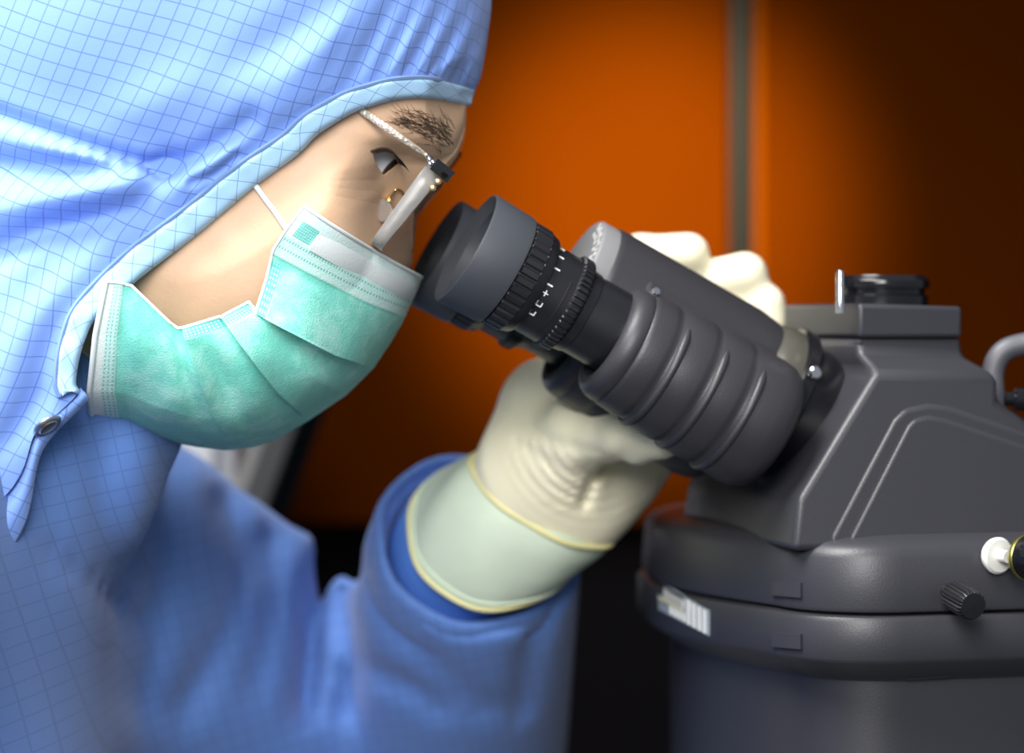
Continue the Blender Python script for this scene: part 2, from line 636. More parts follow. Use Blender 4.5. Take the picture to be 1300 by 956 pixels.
# white cabinet and slanted post glimpsed under the mask
cab = empty('cabinet', (at_wall(180, 0.62), 0.66, 0.0), 'white cabinet far behind the wearer, seen under the green mask', 'cabinet')
xr = at_wall(297, 0.62)
box('carcass', (xr - 0.16, 0.68, 0.58), (0.32, 0.12, 1.14), M['white'], cab, bevel=0.004)
box('door', (xr - 0.16, 0.614, 0.60), (0.30, 0.014, 1.06), M['white'], cab, bevel=0.003)
pa, pb = P(420, 350, 0.55), P(235, 850, 0.55)
pd = (pa - pb) / (pa.z - pb.z)
pb = pb - pd * (pb.z - 0.005)                          # down to the floor
pa = pa + pd * 0.12
post = empty('post', (pb.x, pb.y, 0), 'slanted grey metal post beside the white cabinet, under the mask', 'post')
tube('bar', [pb, pa], 0.0105, M['post'], post, n=4, flat_dir=(0.35, 1, 0.1))
tube('channel', [pb + Vector((0.015, 0.012, 0)), pa + Vector((0.015, 0.012, 0))], 0.009, M['mullion_dark'], post, n=4, flat_dir=(0.35, 1, 0.1))

# bench that carries the microscope (below the frame)
bench = empty('bench', (0.35, 0.15, 0), 'dark laboratory bench under the microscope', 'bench')
box('bench_top', (0.42, 0.2, 0.735), (0.9, 0.7, 0.03), M['bench'], bench, bevel=0.003)
for sx_ in (0.02, 0.82):
    for sy_ in (-0.1, 0.5):
        box('leg', (sx_, sy_, 0.36), (0.04, 0.04, 0.72), M['mullion'], bench)

# ------------------------------------------------------------------ microscope
PHI = math.radians(15)
RX = Vector((math.cos(PHI), math.sin(PHI), 0))           # along the body, to the right and away
QY = Vector((-math.sin(PHI), math.cos(PHI), 0))          # across the body, away from the camera
NS = -QY
CAMP = Vector((0, -D, Z0))


def on_plane(px, py, pt, n):
    d = Vector(((px - CX) / F, 1, (CY - py) / F))
    t = (Vector(pt) - CAMP).dot(n) / d.dot(n)
    return CAMP + d * t


scope = empty('microscope', (0.25, 0.12, 0.75), 'dark grey laboratory microscope with angled binocular eyepieces', 'microscope')

# --- lower body: rounded plan, stacked levels
C0 = P(1032, 783, -0.015)
C0.z = 0


def plan(inset, W=0.222, L=0.42, bow=0.014, rad=0.034, n=9):
    """outline in (r along RX, q along QY) from the near corner, front bowed"""
    i = inset
    pts = []
    c1 = (rad, rad)
    R = rad - i * 0.6
    for k in range(n):                                   # far front corner
        a = math.radians(90 + 90 * k / (n - 1))
        pts.append((rad + R * math.cos(a), W - rad + R * math.sin(a) - (i - (rad - R))))
    fr = []
    for k in range(1, 14):                               # bowed front, far -> near
        s = k / 14
        q = (W - rad) * (1 - s) + rad * s
        fr.append((rad - R - bow * math.sin(math.pi * s) ** 1.0, q))
    pts += fr
    for k in range(n):                                   # near front corner
        a = math.radians(180 + 90 * k / (n - 1))
        pts.append((rad + R * math.cos(a), rad + R * math.sin(a) + (i - (rad - R))))
    pts += [(L * 0.5, i), (L, i), (L, W - i), (L * 0.5, W - i)]
    dx = i - (rad - R)
    return [(r + (dx if r < L * 0.4 else 0), q) for r, q in pts]


def level(z, inset, **kw):
    return [tuple(C0 + RX * r + QY * q + Vector((0, 0, z))) for r, q in plan(inset, **kw)]


def zz(py, y=-0.015):
    return Z0 + (CY - py) * (D + y) / F


def stack(name, levels, mat, parent, sharp=40):
    n = len(levels[0])
    V = [p for l in levels for p in l]
    Fc = grid_faces(len(levels), n, closed_v=True).tolist()
    Fc += [list(range(n)), list(range((len(levels) - 1) * n, len(levels) * n))]
    return mesh(name, V, Fc, mat, parent, sharp=sharp)


upper = stack('lamp_housing_cover', [level(zz(682), 0.020), level(zz(684), 0.013), level(zz(688), 0.0075), level(zz(694), 0.0035), level(zz(702), 0.0012), level(zz(712), 0.0),
                            level(zz(775), -0.0012), level(zz(780), -0.0008), level(zz(783.5), 0.0012)], M['body'], scope)
stack('seam', [level(zz(782), 0.0035), level(zz(787), 0.0035)], M['black_cup'], scope)
band = stack('middle_band', [level(zz(784.5), 0.0005), level(zz(787), -0.0022), level(zz(793), -0.003), level(zz(840), -0.003), level(zz(846), -0.0022), level(zz(868), 0.0075), level(zz(872), 0.0085)], M['body'], scope)
stack('base_column', [level(zz(870), 0.0095), level(0.78, 0.010), level(0.765, 0.0), level(0.752, 0.0)], M['body'], scope)
bvh_u = BVHTree.FromPolygons([v.co + scope.location for v in upper.data.vertices], [p.vertices[:] for p in upper.data.polygons])
bvh_b = BVHTree.FromPolygons([v.co + scope.location for v in band.data.vertices], [p.vertices[:] for p in band.data.polygons])


def hit(bvh, px, py):
    d = Vector(((px - CX) / F, 1, (CY - py) / F)).normalized()
    loc, nor, _, _ = bvh.ray_cast(CAMP, d)
    if loc is None:
        return P(px, py, 0.05), Vector((0, -1, 0))
    if nor.dot(d) > 0:
        nor = -nor
    return loc, nor


def decal(name, bvh, quad, mat, parent, off=0.0006, n=6, thick=0.0012):
    """a thin plate laid on the body: quad = four pixel corners (tl, tr, br, bl)"""
    (a, b_, c_, d) = [np.array(q, float) for q in quad]
    top, bot = [], []
    for i in range(n):
        for j in range(3):
            u, v_ = i / (n - 1), j / 2
            p = (a * (1 - u) + b_ * u) * (1 - v_) + (d * (1 - u) + c_ * u) * v_
            l, nn = hit(bvh, *p)
            top.append(l + nn * off)
            bot.append(l - nn * thick)
    V = top + bot
    k = len(top)
    Fc = grid_faces(n, 3).tolist()
    Fc += [[x + k for x in f[::-1]] for f in Fc]
    rim = [i * 3 for i in range(n)] + [(n - 1) * 3 + 1] + [(n - 1) * 3 + 2 - 3 * i for i in range(n)] + [1]
    Fc += [[rim[i], rim[(i + 1) % len(rim)], rim[(i + 1) % len(rim)] + k, rim[i] + k] for i in range(len(rim))]
    return mesh(name, V, Fc, mat, parent, sharp=40)


# window with a scale label on the front band
M['label'] = plain('pale_scale_label', (0.33, 0.38, 0.43), 0.35)
M['label_grey'] = plain('label_grey_print', (0.52, 0.52, 0.50), 0.4)
M['label_yellow'] = plain('label_yellow_line', (0.72, 0.70, 0.42), 0.4)
win = decal('scale_window', bvh_b, ((835.5, 738), (901, 775), (901, 807), (838, 774)), M['label'], scope, n=10)
tag(win, 'small pale window with white vertical bars')


def lab(u0, u1, v0, v1):
    a, b_, c_, d = [np.array(q, float) for q in ((835.5, 738), (901, 775), (901, 807), (838, 774))]
    f = lambda u, v_: tuple((a * (1 - u) + b_ * u) * (1 - v_) + (d * (1 - u) + c_ * u) * v_)
    return (f(u0, v0), f(u1, v0), f(u1, v1), f(u0, v1))


decal('print_block', bvh_b, lab(0.12, 0.50, 0.16, 0.55), M['label_grey'], win, 0.0009, 4)
decal('yellow_line', bvh_b, lab(0.03, 0.50, 0.50, 0.58), M['label_yellow'], win, 0.0011, 4)
for i in range(4):
    u = 0.58 + i * 0.108
    decal('white_bar', bvh_b, lab(u, u + 0.05, 0.06, 0.96), M['mark'], win, 0.0011, 3)
for i in range(4):
    u = 0.24 + i * 0.085
    decal('white_bar', bvh_b, lab(u, u + 0.04, 0.62, 0.93), M['mark'], win, 0.0011, 3)
for bv, y0_ in ((bvh_u, 738), (bvh_b, 803)):
    decal('moulded_tab', bv, ((984, y0_), (1019, y0_ + 2), (1019, y0_ + 21), (983, y0_ + 18)), M['body'], scope, 0.0012, 4)
decal('recess_shade', bvh_b, ((1040, 870), (1206, 858), (1216, 872), (1040, 884)), M['black_cup'], scope, 0.0007, 4)  # flat black plate, paints the shade of a recess

# --- upper head: wedge with a sloping front
S0 = P(1012, 640, 0.0)


def side_pt(px, py, off):
    return on_plane(px, py, S0 + QY * off, NS)


def off_y(py):
    return 0.024 * max(0.0, min(1.0, (640 - py) / 213.0))


outline = [(1090, 427), (1087, 446), (1111, 473), (1014, 634), (1006, 700), (1450, 700), (1450, 600), (1300, 529), (1268, 509), (1268, 476), (1222, 451), (1222, 427)]
offs = [0.024, 0.0235, 0.010, 0.001, 0.0, 0.0, 0.006, 0.010, 0.010, 0.010, 0.0235, 0.024]
WH = 0.130
near = [side_pt(x, y, o) for (x, y), o in zip(outline, offs)]
far = [p + QY * (WH - 2 * o - 0.004) for p, o in zip(near, offs)]
n = len(near)
V = near + far
Fc = [[0, 1, 10, 11], [1, 2, 9, 10], [2, 3, 4, 5, 6, 7, 8, 9]]
Fc += [[x + n for x in f[::-1]] for f in Fc]
Fc += [[i, (i + 1) % n, (i + 1) % n + n, i + n] for i in range(n)]
mesh('head', V, Fc, M['body'], scope, sharp=28, bevel=0.0042, seg=4)
# raised side relief with sloped borders
rel_in = [(1080, 697), (1078, 684), (1152, 540), (1160, 531), (1178, 527), (1200, 531), (1440, 612), (1440, 697)]
rel_out = [(1056, 700), (1054, 682), (1134, 532), (1148, 518), (1178, 512), (1204, 515), (1455, 600), (1455, 700)]


def side_lerp(px, py, lift):
    t = max(0.0, min(1.0, (634 - py) / 161.0))
    return side_pt(px, py, 0.001 + 0.009 * t - lift)


# channel border (sunk) and raised field
def terrace(name, ol, l0, l1, parent):
    V = [side_lerp(x, y, l0) for x, y in ol] + [side_lerp(x, y, l1) for x, y in ol]
    k = len(ol)
    Fc = [[i, (i + 1) % k, (i + 1) % k + k, i + k] for i in range(k)] + [list(range(k, 2 * k)), list(range(k))[::-1]]
    return mesh(name, V, Fc, M['body'], parent, sharp=28, bevel=0.0021, seg=4)


rel = terrace('side_relief', rel_out, -0.004, 0.0022, scope)
terrace('raised_field', rel_in, 0.0, 0.0046, rel)

# --- camera port on top
pl_near = [side_pt(x, y, 0.022) for x, y in ((1090, 385), (1222, 389), (1222, 429), (1090, 429))]
pl_far = [p + QY * 0.078 for p in pl_near]
V = pl_near + pl_far
mesh('port_plate', V, [[0, 1, 2, 3], [7, 6, 5, 4], [0, 4, 5, 1], [1, 5, 6, 2], [2, 6, 7, 3], [3, 7, 4, 0]], M['body'], scope, sharp=28, bevel=0.0016, seg=3)
pc = (pl_near[0] + pl_near[1] + pl_far[0] + pl_far[1]) / 4
pc = on_plane(1121, 386, pc, Vector((0, -1, 0)))
rp = (1180 - 1062) / 2 * (D + pc.y) / F
kz = (D + pc.y) / F
port = revolve('camera_port', [(-0.006, rp * 0.97), (10 * kz, rp * 0.97), (12 * kz, rp * 0.90), (19 * kz, rp * 0.90), (20 * kz, rp * 0.99), (24 * kz, rp * 1.0), (29 * kz, rp * 1.0), (31 * kz, rp * 0.98), (34 * kz, rp * 0.92), (36 * kz, rp * 0.9), (36 * kz, rp * 0.8), (30 * kz, rp * 0.78)],
               pc, (0, 0, 1), M['gloss'], scope)
tag(port, 'glossy black round camera port on top')
pn = side_pt(1066.5, 384, 0.024)
pin = revolve('pin', [(-0.004, 0.0016), (0.0108, 0.0016), (0.0118, 0.0012), (0.0122, 0.0005)], pn, (0, 0, 1), M['chrome'], scope, n=20)
tag(pin, 'upright chrome pin')

# --- cable and connector at the right
cy = 0.05
cable = tube('cable', spline([P(1300, 620, 0.055), P(1266, 560, 0.052), P(1262, 505, cy), P(1261, 470, cy), P(1272, 448, cy), P(1295, 438, cy), P(1340, 434, cy), P(1420, 450, 0.06)]), 0.0042, M['cable'], scope, n=16)
tag(cable, 'smooth grey cable arching at the right')
cn = side_pt(1276, 506, 0.012)
conn = revolve('connector', [(0, 0.0026), (0.003, 0.0026), (0.0035, 0.0042), (0.010, 0.0042), (0.0105, 0.0036), (0.013, 0.0036)], cn, RX + Vector((0, -0.25, -0.05)), M['gloss'], scope, n=24)
tag(conn, 'black round connector')

# --- knobs on the near side
kb, kn = hit(bvh_u, 1203, 751)
kd = (P(1256, 783, kb.y - 0.030) - P(1203, 753, kb.y)).normalized()
knob = revolve('focus_lock_knob', [(-0.002, 0.0028), (0.0042, 0.0028), (0.0046, 0.0046), (0.006, 0.0052), (0.0185, 0.0052), (0.0200, 0.0046), (0.0202, 0.0)], kb, kd, M['black'], scope, n=96,
               mod=lambda t, th: (0.0003 * np.sign(np.sin(th * 24)) if 0.0055 < t < 0.019 else 0 * th), caps=False)
tag(knob, 'small knurled black knob')
wb, wn = hit(bvh_u, 1262, 705)
wk = revolve('round_knob', [(0.0, 0.0058), (0.0010, 0.0064), (0.0024, 0.0066), (0.0034, 0.0058), (0.0036, 0.0022), (0.0080, 0.0022)], wb, NS + RX * 0.25, M['ivory'], scope, n=40)
tag(wk, 'white disc under the black knob')
bk = wb + (NS + RX * 0.25).normalized() * 0.008
bk2 = revolve('plunger', [(0.0, 0.0040), (0.001, 0.0078), (0.0020, 0.0080), (0.0100, 0.0080), (0.0112, 0.0072), (0.0113, 0.0)], bk + RX * 0.0055, NS + RX * 0.3, M['gloss'], wk, n=48, caps=False)
revolve('rim', [(0.0012, 0.0079), (0.0020, 0.0083), (0.0030, 0.0083), (0.0034, 0.0079)], bk + RX * 0.0055, NS + RX * 0.3, M['brass'], wk, n=48)

# --- binocular head
EL, TH = math.radians(29.6), math.radians(12)
A = Vector((-math.cos(EL) * math.cos(TH), -math.sin(TH), math.sin(EL) * math.cos(TH))).normalized()
B = -A
H = A.cross(Vector((0, 0, 1))).normalized()
if H.y < 0:
    H = -H
UPV = (Vector((0, 0, 1)) - A * A.z).normalized()
PX = K                                                   # one pixel at Y = 0
TS = K / math.cos(TH)
O1 = P(591, 314, 0.0)
IPD = 0.054


def prof(pts, cx_=0.0):
    return [(t * TS, r * PX) for t, r in pts]


def eyepiece(O, tagtext):
    root = bpy.data.objects.new('eyepiece', None)
    COL.objects.link(root)
    root.parent = scope
    root.location = O - root_offset(scope)
    root['label'] = tagtext
    cup = revolve('eyecup', prof([(40, 58), (12, 62), (2, 72.5), (0, 74.5), (0.3, 76.5), (3, 77.4), (56, 75.5), (59, 74.5), (59.5, 66)]), O, B, M['eyecup'], root, n=96, caps=False)
    revolve('ocular_lens', prof([(38, 58), (42, 40), (41, 0.5)]), O, B, M['dark_glass'], root, n=48, caps=False)
    g = lambda t, th: np.where((np.sin(th * 34) > -0.2), 0.00045, -0.0003) * (1 if 62 * TS < t < 86 * TS else 0)
    revolve('grip_ring', prof([(59, 66), (60, 70), (62.5, 71.5), (63, 71.5), (85, 71), (86, 71), (89, 70), (97, 67.5), (99, 66), (100, 60)]), O, B, M['black'], root, n=204, mod=g, sharp=25)
    revolve('scale_ring', prof([(98, 60), (99, 61), (136, 60.5), (137, 58)]), O, B, M['black'], root, n=96)
    g2 = lambda t, th: np.where((np.sin(th * 48) > 0), 0.00035, -0.00045) * (1 if 137 * TS < t < 154 * TS else 0)
    revolve('diopter_ring', prof([(135, 58), (136.5, 63), (138.5, 65), (150, 64.5), (152.5, 63), (154, 60), (156, 56)]), O, B, M['black'], root, n=288, mod=g2, sharp=25)
    revolve('collar', prof([(154, 55), (156, 57), (168, 55.5), (169, 53.5)]), O, B, M['black'], root, n=96)
    revolve('tube', prof([(168, 53.5), (169, 53.6), (214, 54.0), (240, 54)]), O, B, M['black'], root, n=96)
    return root


def ring_pt(O, t, r, ang):
    """point on the eyepiece: ang 0 = facing the camera side, 90 = up"""
    a = math.radians(ang)
    rad = (-H * math.cos(a) + UPV * math.sin(a))
    return O + B * (t * TS) + rad * (r * PX), rad


def ring_mark(name, O, t0, t1, a0, a1, r, mat, parent, n=4):
    V = []
    for rr in (r + 0.7, r - 0.5):
        for i in range(n):
            a = a0 + (a1 - a0) * i / (n - 1)
            V.append(ring_pt(O, t0, rr, a)[0])
            V.append(ring_pt(O, t1, rr, a)[0])
    Fc = []
    for i in range(n - 1):
        q = [2 * i, 2 * i + 1, 2 * i + 3, 2 * i + 2]
        Fc.append(q)
        Fc.append([x + 2 * n for x in q[::-1]])
    e = 2 * n
    for i in range(n - 1):
        Fc.append([2 * i, 2 * i + 2, 2 * i + 2 + e, 2 * i + e])
        Fc.append([2 * i + 1, 2 * i + 1 + e, 2 * i + 3 + e, 2 * i + 3])
    Fc += [[0, e, e + 1, 1], [2 * n - 2, 2 * n - 1, 2 * n - 1 + e, 2 * n - 2 + e]]
    return mesh(name, V, Fc, mat, parent, smooth=False)


ep1 = eyepiece(O1, 'near black eyepiece with grey rubber eyecup')
ep2 = eyepiece(O1 + H * IPD, 'far eyepiece mostly hidden behind the near one')
sr = [c for c in ep1.children if c.name.startswith('scale_ring')][0]
for a in (66, 45, 25, 3):
    ring_mark('tick', O1, 100, 108, a - 0.9, a + 0.9, 61.4, M['mark'], ep1, 2)
ring_mark('tick', O1, 96, 103, 88, 90, 63, M['mark'], ep1, 2)
ring_mark('plus_sign', O1, 100, 108, -8.4, -7.2, 61.4, M['mark'], ep1, 2)
ring_mark('plus_sign', O1, 103.5, 104.8, -11.5, -4.2, 61.4, M['mark'], ep1, 4)
for a0, t0 in ((-22, 100), (-36, 99)):                       # small numerals past the plus sign
    ring_mark('numeral', O1, t0, t0 + 1.4, a0 - 3.5, a0 + 3.5, 61.4, M['mark'], ep1, 4)
    ring_mark('numeral', O1, t0, t0 + 8, a0 - 3.5, a0 - 2.3, 61.4, M['mark'], ep1, 2)
    ring_mark('numeral', O1, t0 + 7, t0 + 8.4, a0 - 3.5, a0 + 2.5, 61.4, M['mark'], ep1, 4)
ring_mark('index_line', O1, 126, 127.2, -60, 20, 60.8, M['black_cup'], ep1, 20)


def barrel(O):
    off = -UPV * (11 * PX)
    p = [(240, 54), (214, 56), (212.5, 62), (214, 68), (219, 74), (226, 77.5), (236, 79), (238, 78), (239.5, 77.6), (241, 79), (246, 80.5), (267, 82), (273, 81.5), (277, 79.8), (281, 80.8), (286, 84),
         (322, 86.2), (328, 85.7), (332, 83.8), (336, 85), (341, 87), (374, 88.6), (380, 88), (384, 86), (388, 87), (393, 88.6), (430, 90), (446, 88), (458, 82), (466, 70), (470, 52)]
    return revolve('barrel_cover', prof(p), O + off, B, M['barrel'], scope, n=128, sharp=50), O + off


b1, OB = barrel(O1)
b2, OB2 = barrel(O1 + H * IPD)
tag(b1, 'near ribbed barrel cover')


def rib(O, t, r):
    V = []
    for i in range(25):
        a = 40 - i * 6.2
        tap = min(1.0, (i + 0.3) / 2.0)
        V.append((ring_pt(O, t, r - 3.0, a)[0], 6.0 * PX * (0.45 + 0.55 * tap)))
    return tube('rib', [v[0] for v in V], [v[1] for v in V], M['barrel'], scope, n=10)


for t, r in ((287, 84.5), (343, 87), (397, 88.8)):
    rib(OB, t, r)

# centre hinge block and its round end cap
CH = O1 + H * (IPD * 0.5) + UPV * (53 * PX)
revolve('hinge_block', prof([(200, 60), (182, 78), (181, 81), (184, 82.5), (190, 83), (400, 84), (430, 80), (436, 70)]), CH, B, M['barrel'], scope, n=96)
cap = revolve('end_cap', prof([(183, 80), (160, 80), (157.5, 79), (156, 77), (155.5, 70), (155.5, 1)]), CH, B, M['cap'], scope, n=96, caps=False)
tag(cap, 'round grey end cap with white scale markings')


def web(O, name):
    pts = []
    for t in (232, 430):
        for k in range(16):
            a = 2 * math.pi * k / 16
            pts.append(CH + B * (t * TS) + (H * math.cos(a) + UPV * math.sin(a)) * (72 * PX))
            pts.append(O + B * (t * TS) + UPV * (36 * PX) + (H * math.cos(a) + UPV * math.sin(a)) * (38 * PX))
    return hull_mesh(name, pts, M['barrel'], scope, bevel=0.0015)


web(OB, 'web')
web(OB2, 'web')


def cap_mark(name, r0, r1, a0, a1, n=4):
    V = []
    for lift in (0.25, -0.4):
        for i in range(n):
            a = math.radians(a0 + (a1 - a0) * i / (n - 1))
            for r in (r0, r1):
                V.append(CH + B * ((155.4 - lift) * TS) + (-H * math.cos(a) + UPV * math.sin(a)) * (r * PX))
    e = 2 * n
    Fc = []
    for i in range(n - 1):
        q = [2 * i, 2 * i + 1, 2 * i + 3, 2 * i + 2]
        Fc += [q, [x + e for x in q[::-1]], [2 * i, 2 * i + 2, 2 * i + 2 + e, 2 * i + e], [2 * i + 1, 2 * i + 1 + e, 2 * i + 3 + e, 2 * i + 3]]
    Fc += [[0, e, e + 1, 1], [e - 2, e - 1, 2 * e - 1, 2 * e - 2]]
    return mesh(name, V, Fc, M['mark'], cap, smooth=False)


for i, a in enumerate(range(8, 80, 7)):                  # interpupillary scale on the near rim of the cap
    cap_mark('scale_tick', 66, 76 if i % 2 == 0 else 72, a - 1.2, a + 1.2, 2)
    if i % 2 == 0:
        cap_mark('scale_figure', 56, 62, a - 2.6, a + 2.6, 3)
cap_mark('pointer', 36, 54, 6, 22, 4)

# screws in the binocular
for (px, py) in ((833, 370), (988, 478)):
    s_ = on_plane(px, py, O1 - H * 0.005, -H)
    revolve('screw', [(0.006, 0.0016), (0.0, 0.0016), (-0.0006, 0.0014), (-0.0007, 0.0)], s_, (H + UPV * -0.6), M['chrome'], scope, n=16, caps=False)

# mounting flange
CF = O1 + H * (IPD * 0.5) + UPV * (34 * PX) + B * (18 * TS)
fl = revolve('mounting_flange', prof([(440, 98), (446, 98), (447, 108), (449, 111), (462, 111), (466, 108), (470, 100), (510, 98)]), CF, B, M['gloss'], scope, n=96)
M['olive'] = plain('olive_grey_ring', (0.065, 0.062, 0.050), 0.3)
revolve('flange_plate', prof([(396, 88), (410, 90), (416, 96), (422, 101), (436, 104), (446.5, 104)]), CF, B, M['olive'], fl, n=96)
tag(fl, 'glossy black round mounting flange')
revolve('flange_screw', [(0.0, 0.0024), (-0.002, 0.0024), (-0.0026, 0.0018), (-0.0027, 0.0)], on_plane(1033, 473, CF + B * (446 * TS) - H * 0.028, -H), H, M['chrome'], scope, n=20, caps=False)
# neck casting under the binocular, between flange and lower body
nk = []
for (t, r, dy) in ((470, 92, 0), (560, 100, 0)):
    for k in range(28):
        a = 2 * math.pi * k / 28
        nk.append(CF + B * (t * TS) + (H * math.cos(a) + UPV * math.sin(a)) * (r * PX))
for k in range(28):
    a = 2 * math.pi * k / 28
    c0 = C0 + RX * 0.075 + QY * 0.104
    nk.append(Vector((c0.x, c0.y, 0)) + RX * (0.055 * math.cos(a)) + QY * (0.066 * math.sin(a)) + Vector((0, 0, zz(692))))
hull_mesh('neck', nk, M['body'], scope, bevel=0.002)

# ------------------------------------------------------------------ the person
Y0 = 0.030                                               # sagittal plane of the head
person = empty('person', (-0.28, 0.05, 0.55), 'person in a blue gridded hood and coverall looking into the eyepieces', 'person')
HR, HCX, HCY, HW = 420.0, 204.0, 0.0, 0.086


def skull(x, y):
    q = ((x - HCX) ** 2 + (y - HCY) ** 2) / HR ** 2
    return HW * np.sqrt(np.clip(1 - q, 0, 1))


def drape(x, y):
    ax_, ay = -0.625, 0.781
    s = (x - 150) * ax_ + (y - 200) * ay
    d = (x - 150) * 0.781 + (y - 200) * 0.625
    w = 0.066 + 0.035 * np.clip(s / 500, 0, 1.6)
    return w * np.sqrt(np.clip(1 - (d / 340) ** 2, 0.02, 1)) * np.clip((s + 260) / 260, 0, 1) ** 0.5


def hood_base(x, y):
    a, b_ = skull(x, y), drape(x, y)
    k = 0.02
    h = np.clip(0.5 + 0.5 * (a - b_) / k, 0, 1)
    w = a * h + b_ * (1 - h) + k * h * (1 - h)
    near = np.hypot(x - 600, y - 131)
    w = np.where(a > 0.0, w, np.maximum(w, 0))
    top = np.clip(near / 60, 0, 1) ** 0.5
    b = np.clip((x - 330) / 170, 0, 1)
    b = b * b * (3 - 2 * b)
    return w * (1 - b) + a * top * b


# --- face
E = [(598, 133), (576, 129), (550, 124.5), (525, 123.5), (500, 126), (475, 132.6), (450, 141), (425, 155), (400, 172), (375, 197), (322, 236), (246, 299), (170, 357), (122, 402), (108, 427), (99, 457), (95, 486), (98, 500),
     (72, 526), (45, 549), (27, 601), (0, 636), (-60, 690), (-150, 760), (-240, 800)]
FC = np.array([330.0, 230.0])
SIL = [(592, 140), (591, 158), (587, 175), (579, 193), (563, 211), (547, 228), (534, 248), (526, 268), (524, 290), (524, 312), (523, 335), (516, 352), (503, 372), (494, 395), (482, 418), (462, 444), (438, 468),
       (405, 498), (365, 524), (325, 540), (285, 545), (240, 543), (200, 536), (165, 520), (125, 505), (85, 480), (0, 430), (-80, 360), (-140, 280), (-178, 150), (-190, 0), (-150, -160), (-40, -290), (130, -375), (300, -380), (450, -300), (548, -160), (590, 0), (594, 70)]
sa = np.array([math.atan2(y - FC[1], x - FC[0]) for x, y in SIL])
sr_ = np.array([math.hypot(x - FC[0], y - FC[1]) for x, y in SIL])
od = np.argsort(sa)
sa, sr_ = sa[od], sr_[od]
SA = np.concatenate([sa - 2 * math.pi, sa, sa + 2 * math.pi])
SR = np.concatenate([sr_, sr_, sr_])
EYE = (468.0, 200.0)
EYE_R, EYE_W = 0.012, 0.031
OPEN = [(474, 193), (482, 190), (492, 192), (500, 198), (506, 207), (500, 212), (487, 222), (480, 213), (476, 203)]


def face_w(x, y):
    ang = np.arctan2(y - FC[1], x - FC[0])
    r = np.hypot(x - FC[0], y - FC[1])
    u = np.clip(r / np.interp(ang, SA, SR), 0, 1)
    base = 0.067 * np.sqrt(np.clip(1 - u ** 2.6, 0, 1))
    w = base + 0.0030 * gauss(x, y, 556, 172, 26, 12, 25)
    w = w - 0.0135 * gauss(x, y, 512, 222, 36, 34) - 0.014 * gauss(x, y, 500, 280, 26, 42, 12)
    w = w + 0.0045 * gauss(x, y, 430, 268, 55, 38, 20) - 0.003 * gauss(x, y, 420, 165, 50, 30, -30)
    w = w + 0.002 * gauss(x, y, 480, 172, 40, 9, 12) + 0.0018 * gauss(x, y, 486, 242, 22, 8, -35)
    w = np.maximum(w, 0.30 * base)
    hb = hood_base(x, y)
    inface = (x > 60) & (y > -40)
    dE_, _ = polydist(x, y, E[:18])
    under = ~inside_poly(x, y, E[:18] + [(98, 700), (900, 700), (900, 133)])
    gap = 0.002 + np.where(under, np.clip(dE_ / 40, 0, 1) * 0.014, -(dE_ / 100) ** 2 * 0.03 - dE_ * 0.00006)
    w = np.where(hb > 0.004, smin(w, hb - gap, 0.006), np.where(under & (dE_ > 3), 0, w))
    # eyelids over the ball, with the opening cut back
    de = np.hypot(x - EYE[0], y - EYE[1]) * K
    ew = EYE_W + np.sqrt(np.clip(EYE_R ** 2 - de ** 2, 0, None))
    d0 = 0.78 * EYE_R
    lid = np.where(de < d0, ew, EYE_W + math.sqrt(EYE_R ** 2 - d0 ** 2) - (de - d0) * 1.25) + 0.0012
    wl = np.where(de < 3 * EYE_R, -smin(-w, -lid, 0.0035), w)
    op = inside_poly(x, y, OPEN)
    wl = np.where(op, np.minimum(wl, ew - 0.0025), wl)
    return np.maximum(wl, 0)


def half_and_mirror(px, py, w, nu, nv, flip=False):
    """near half at pixel places, far half mirrored about the sagittal plane"""
    Vn = PA(px, py, Y0 - w)
    Vf = Vn.copy()
    Vf[..., 1] = 2 * Y0 - Vf[..., 1]
    F1 = grid_faces(nu, nv)
    F2 = F1[:, ::-1] + nu * nv
    return np.concatenate([Vn.reshape(-1, 3), Vf.reshape(-1, 3)]), np.concatenate([F1, F2])


def merged(name, V, Fc, mat, parent, uv=None, dist=1e-5, **kw):
    o = mesh(name, V, Fc, mat, parent, uv=uv, fix=False, **kw)
    bm = bmesh.new()
    bm.from_mesh(o.data)
    bmesh.ops.remove_doubles(bm, verts=bm.verts, dist=dist)
    bmesh.ops.recalc_face_normals(bm, faces=bm.faces)
    bm.to_mesh(o.data)
    bm.free()
    o.data.polygons.foreach_set('use_smooth', [True] * len(o.data.polygons))
    return o


angs = np.concatenate([np.linspace(-math.pi, -0.75, 60)[:-1], np.linspace(-0.75, 0.55, 380)[:-1], np.linspace(0.55, math.pi, 90)[:-1]])
us = np.concatenate([np.linspace(0.0, 0.45, 40)[:-1], np.linspace(0.45, 0.93, 150)[:-1], 1 - 0.07 * (np.linspace(1, 0, 24) ** 2)])
us[-1] = 1.0
UU, AA = np.meshgrid(us, angs, indexing='ij')
rr = np.interp(AA, SA, SR) * UU
px, py = FC[0] + rr * np.cos(AA), FC[1] + rr * np.sin(AA)
w = face_w(px, py)
w[-1] = 0
nu, nv = px.shape
Vn = PA(px, py, Y0 - w)
Vf = Vn.copy()
Vf[..., 1] = 2 * Y0 - Vf[..., 1]
F1 = grid_faces(nu, nv, closed_v=True)
Vb, Fb = np.concatenate([Vn.reshape(-1, 3), Vf.reshape(-1, 3)]), np.concatenate([F1, F1[:, ::-1] + nu * nv])
